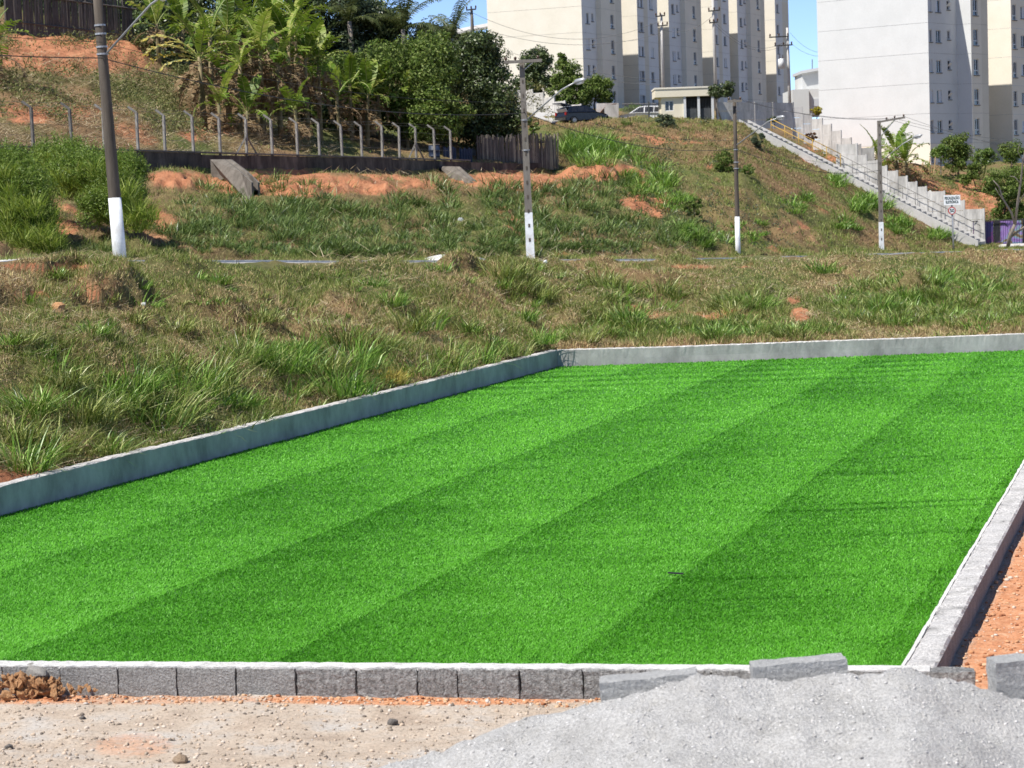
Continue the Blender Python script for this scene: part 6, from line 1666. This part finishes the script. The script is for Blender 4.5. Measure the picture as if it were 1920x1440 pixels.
def banana(label, px, py, d, h, nl=9, dead=5, scale=1.0, yellow=0, group='banana plants behind the fence'):
    b = at(px, py, d); g = ground(b[0], b[1]); b[2] = g if abs(g - b[2]) < 2.0 else b[2]
    root = thing('banana_plant', label, 'banana plant', b, group)
    mb = MB(); lx = random.uniform(-.15, .15); mb.tube([b - (0, 0, .3), b + (lx * .4, 0, h * .5), b + (lx, 0, h)], [.15 * scale, .12 * scale, .075 * scale], 8); mb.build('stem', M_PSEUDO, root, True)
    a0 = random.uniform(0, 6.28)
    for i in range(nl):
        kind = 'yellow' if i < yellow else ('up' if i % 2 == 0 else 'arch')
        o = link('leaf', BL_[kind, i % 4], root, (lx, 0, h - .05 - .06 * (i % 4))); o.rotation_euler = (random.uniform(-.25, .25), 0, a0 + i * 2.4 + random.uniform(-.3, .3) if kind != 'yellow' else math.pi + random.uniform(-.5, .4)); s = scale * random.uniform(.75, 1.1); s *= .93; o.scale = (s, s, s)
    for i in range(dead + 4):
        o = link('dead_leaf', BL_['dead', i % 4], root, (lx * .7, 0, h * random.uniform(.55, .92))); o.rotation_euler = (0, 0, random.uniform(0, 6.28)); s = scale * random.uniform(.7, 1.05); o.scale = (s, s, s)
clump = [('with long pale yellow leaves bending left', (385, 285, 108, 3.3, 10, 9, 1.15, 6)), ('behind the one with yellow leaves', (402, 286, 111, 4.2, 10, 9, 1.1, 0)), ('short, at the left foot of the clump', (415, 287, 107, 1.5, 8, 5, .9, 0)), ('tall, over the braced fence post', (432, 286, 113, 4.5, 10, 9, 1.1, 0)),
  ('thin, just right of the braced fence post', (452, 288, 110, 3.4, 9, 9, 1.0, 0)), ('low, hiding the foot of the clump in the middle', (466, 289, 108, 1.3, 8, 5, .85, 0)), ('tallest, at the centre of the clump', (478, 288, 115, 5.2, 10, 10, 1.15, 0)), ('leaning right of the tallest', (496, 289, 112, 4.1, 10, 10, 1.1, 0)),
  ('half hidden behind the centre of the clump', (512, 289, 118, 5.0, 10, 9, 1.1, 0)), ('with many brown hanging leaves, right of centre', (528, 291, 112, 3.6, 9, 14, 1.0, 0)), ('tall, third from the right end of the clump', (548, 291, 114, 4.7, 10, 10, 1.1, 0)), ('short, at the right foot of the clump', (560, 292, 110, 2.0, 8, 8, .9, 0)),
  ('with dry skirt, second from the right end of the clump', (578, 292, 115, 4.2, 10, 12, 1.05, 0)), ('last on the right of the tall clump', (602, 294, 116, 4.0, 10, 9, 1.0, 0)), ('arching over the tall clump at its back left', (445, 284, 119, 5.4, 10, 8, 1.1, 0)), ('arching over the tall clump at its back right', (560, 288, 121, 5.6, 10, 8, 1.1, 0)),
  ('left one before the bright broadleaf tree', (640, 298, 119, 2.4, 9, 5, .95, 0)), ('second before the bright broadleaf tree', (662, 299, 121, 3.0, 9, 5, .95, 0)), ('third before the bright broadleaf tree', (690, 300, 121, 2.7, 9, 5, .95, 0)), ('fourth before the bright broadleaf tree', (716, 301, 123, 2.6, 9, 4, .9, 0)), ('slim, between fence posts under the bright broadleaf tree', (765, 302, 124, 2.9, 6, 2, .8, 0))]
for w_, q in clump: banana('banana plant, ' + w_, *q)
tree('undergrowth', 'dark undergrowth between the tall bamboo fence and the banana clump', at(285, 150, 125), [crown(275, 95, 125, 50, 42, 60, 60, 18), crown(320, 120, 124, 50, 34, 50, 60, 16)], .3, M_LEAFD, 'undergrowth', None, .08, None, 6)
tree('undergrowth', 'dark undergrowth filling the back of the banana clump', at(490, 290, 122), [crown(430, 220, 122, 60, 60, 60, 60, 20), crown(520, 220, 123, 70, 70, 80, 60, 20), crown(600, 225, 123, 50, 60, 50, 60, 18), crown(360, 130, 126, 60, 40, 50, 50, 18)], .3, M_LEAFD, 'undergrowth', None, .08, None, 6)
for lab, q in [('upright banana plant left of the wide lamp post before the white gable', (1645, 312, 170, 1.0, 9, 2, 1.15)), ('banana plant right of the lamp post before the white gable', (1682, 322, 168, 1.7, 9, 3, 1.1)), ('tall banana plant with dry leaves before the white gable', (1702, 335, 166, 1.5, 10, 6, 1.2))]:
    banana(lab, *q, group='banana plants before the white gable')
banana('banana plant cut off by the left picture edge on the upper slope', -12, 175, 101, 1.8, 9, 5, 1.1)
banana('banana plant in shade right of the tall bamboo fence', 300, 130, 122, 2.2, 9, 4, 1.0); banana('pale leaved banana plant in shade above the tall clump, left', 345, 115, 124, 2.6, 9, 4, 1.0); banana('banana plant at the top edge behind the tall clump', 520, 150, 128, 4.6, 9, 4, 1.0)
def frond_mesh(L, droop, pitch, seed):
    rr = random.Random(seed); n = 26; p = np.array([0, 0, 0.]); cs = []
    for i in range(n + 1):
        cs.append(p.copy()); a = pitch - droop * (i / n) ** 1.3; p = p + np.array([math.cos(a), 0, math.sin(a)]) * L / n
    mb = MB(); mb.tube(cs, [.035 * (1 - .85 * i / n) + .005 for i in range(n + 1)], 4)
    for i in range(2, n + 1):
        for s in (-1, 1):
            ll = .75 * math.sin(math.pi * (.12 + .85 * i / n)) * rr.uniform(.8, 1.1); d = cs[i] - cs[i - 1]; d /= np.linalg.norm(d)
            e = cs[i] + d * ll * .45 + np.array([0, s * ll * .75, -.35 * ll - rr.uniform(0, .2)]); m_ = (cs[i] + e) / 2 + np.array([0, 0, .08]); q = d * .035
            mb.add([cs[i] - q, cs[i] + q, m_ + q, m_ - q, e], [(0, 1, 2, 3), (3, 2, 4)])
    me = bpy.data.meshes.new('frond'); me.from_pydata(mb.V, [], mb.F); return me
M_PALM = LEAF('palm_leaflets', [(.04, .06, .015), (.08, .105, .03), (.13, .15, .055)], .3, .45, .3)
FRS = [frond_mesh(3.4, .9 + .35 * k, math.radians(82 - 18 * k), k) for k in range(5)]
for m in FRS: m.materials.append(M_PALM)
def palm(label, px, py, d, nf, sc):
    c = at(px, py, d); g = ground(c[0], c[1]); root = thing('palm_tree', label, 'palm', (c[0], c[1], g), 'palms behind the broadleaf tree')
    mb = MB(); mb.tube([np.array([c[0], c[1], g - .3]), np.array([c[0] + .1, c[1], (g + c[2]) / 2]), c], [.2, .16, .14], 8); mb.build('trunk', M_BARKP, root, True)
    for i in range(nf):
        o = link('frond', FRS[i % 5], root, (0, 0, c[2] - g)); o.rotation_euler = (0, 0, i * 2.4 + random.uniform(-.2, .2)); s = sc * random.uniform(.85, 1.1); o.scale = (s, s, s)
palm('palm with upright fronds at the top edge, leftmost of three', 655, 40, 139, 15, .9); palm('broad palm at the top edge, middle of three', 755, 55, 141, 18, 1.05); palm('palm against the blue sky, rightmost of three', 848, 72, 143, 15, .95)

# ------------------------------------------------------------------ litter
M_LIT = M('white_plastic', [(.62, .64, .64), (.74, .75, .75)], 6, .4)
for k, (px, py, r, lo, hi, lab) in enumerate([(272, 578, 6, .1, 2, 'white scrap of plastic on the bank below the leaning lamp post'), (1583, 565, 7, .1, 2, 'white plastic scrap on the green bank at the right'), (1576, 520, 6, .1, 2.2, 'bluish scrap near the top of the bank at the right'), (1021, 497, 9, 1.2, 2.2, 'white litter at the top of the bank beside the slotted lamp post'), (864, 413, 6, 4, 7, 'white scrap in the grass below the long chute'), (860, 455, 6, 4, 7, 'white scrap low in the grass left of the slotted lamp post')]):
    p = hit(px, py, lo, hi); o = lump('plastic_scrap', p + (0, 0, .04), r * p[1] / FPX, 70 + k, M_LIT, None, 2, .5, (1.1, .5, .8)); tag(o, lab, 'litter')
p = hit(108, 587, .1, 2); tag(lump('clay_clod', p + (0, 0, .05), .11, 88, M_CLOD, None, 2, .35), 'orange clay clod in the grass at the left of the bank', 'clod')
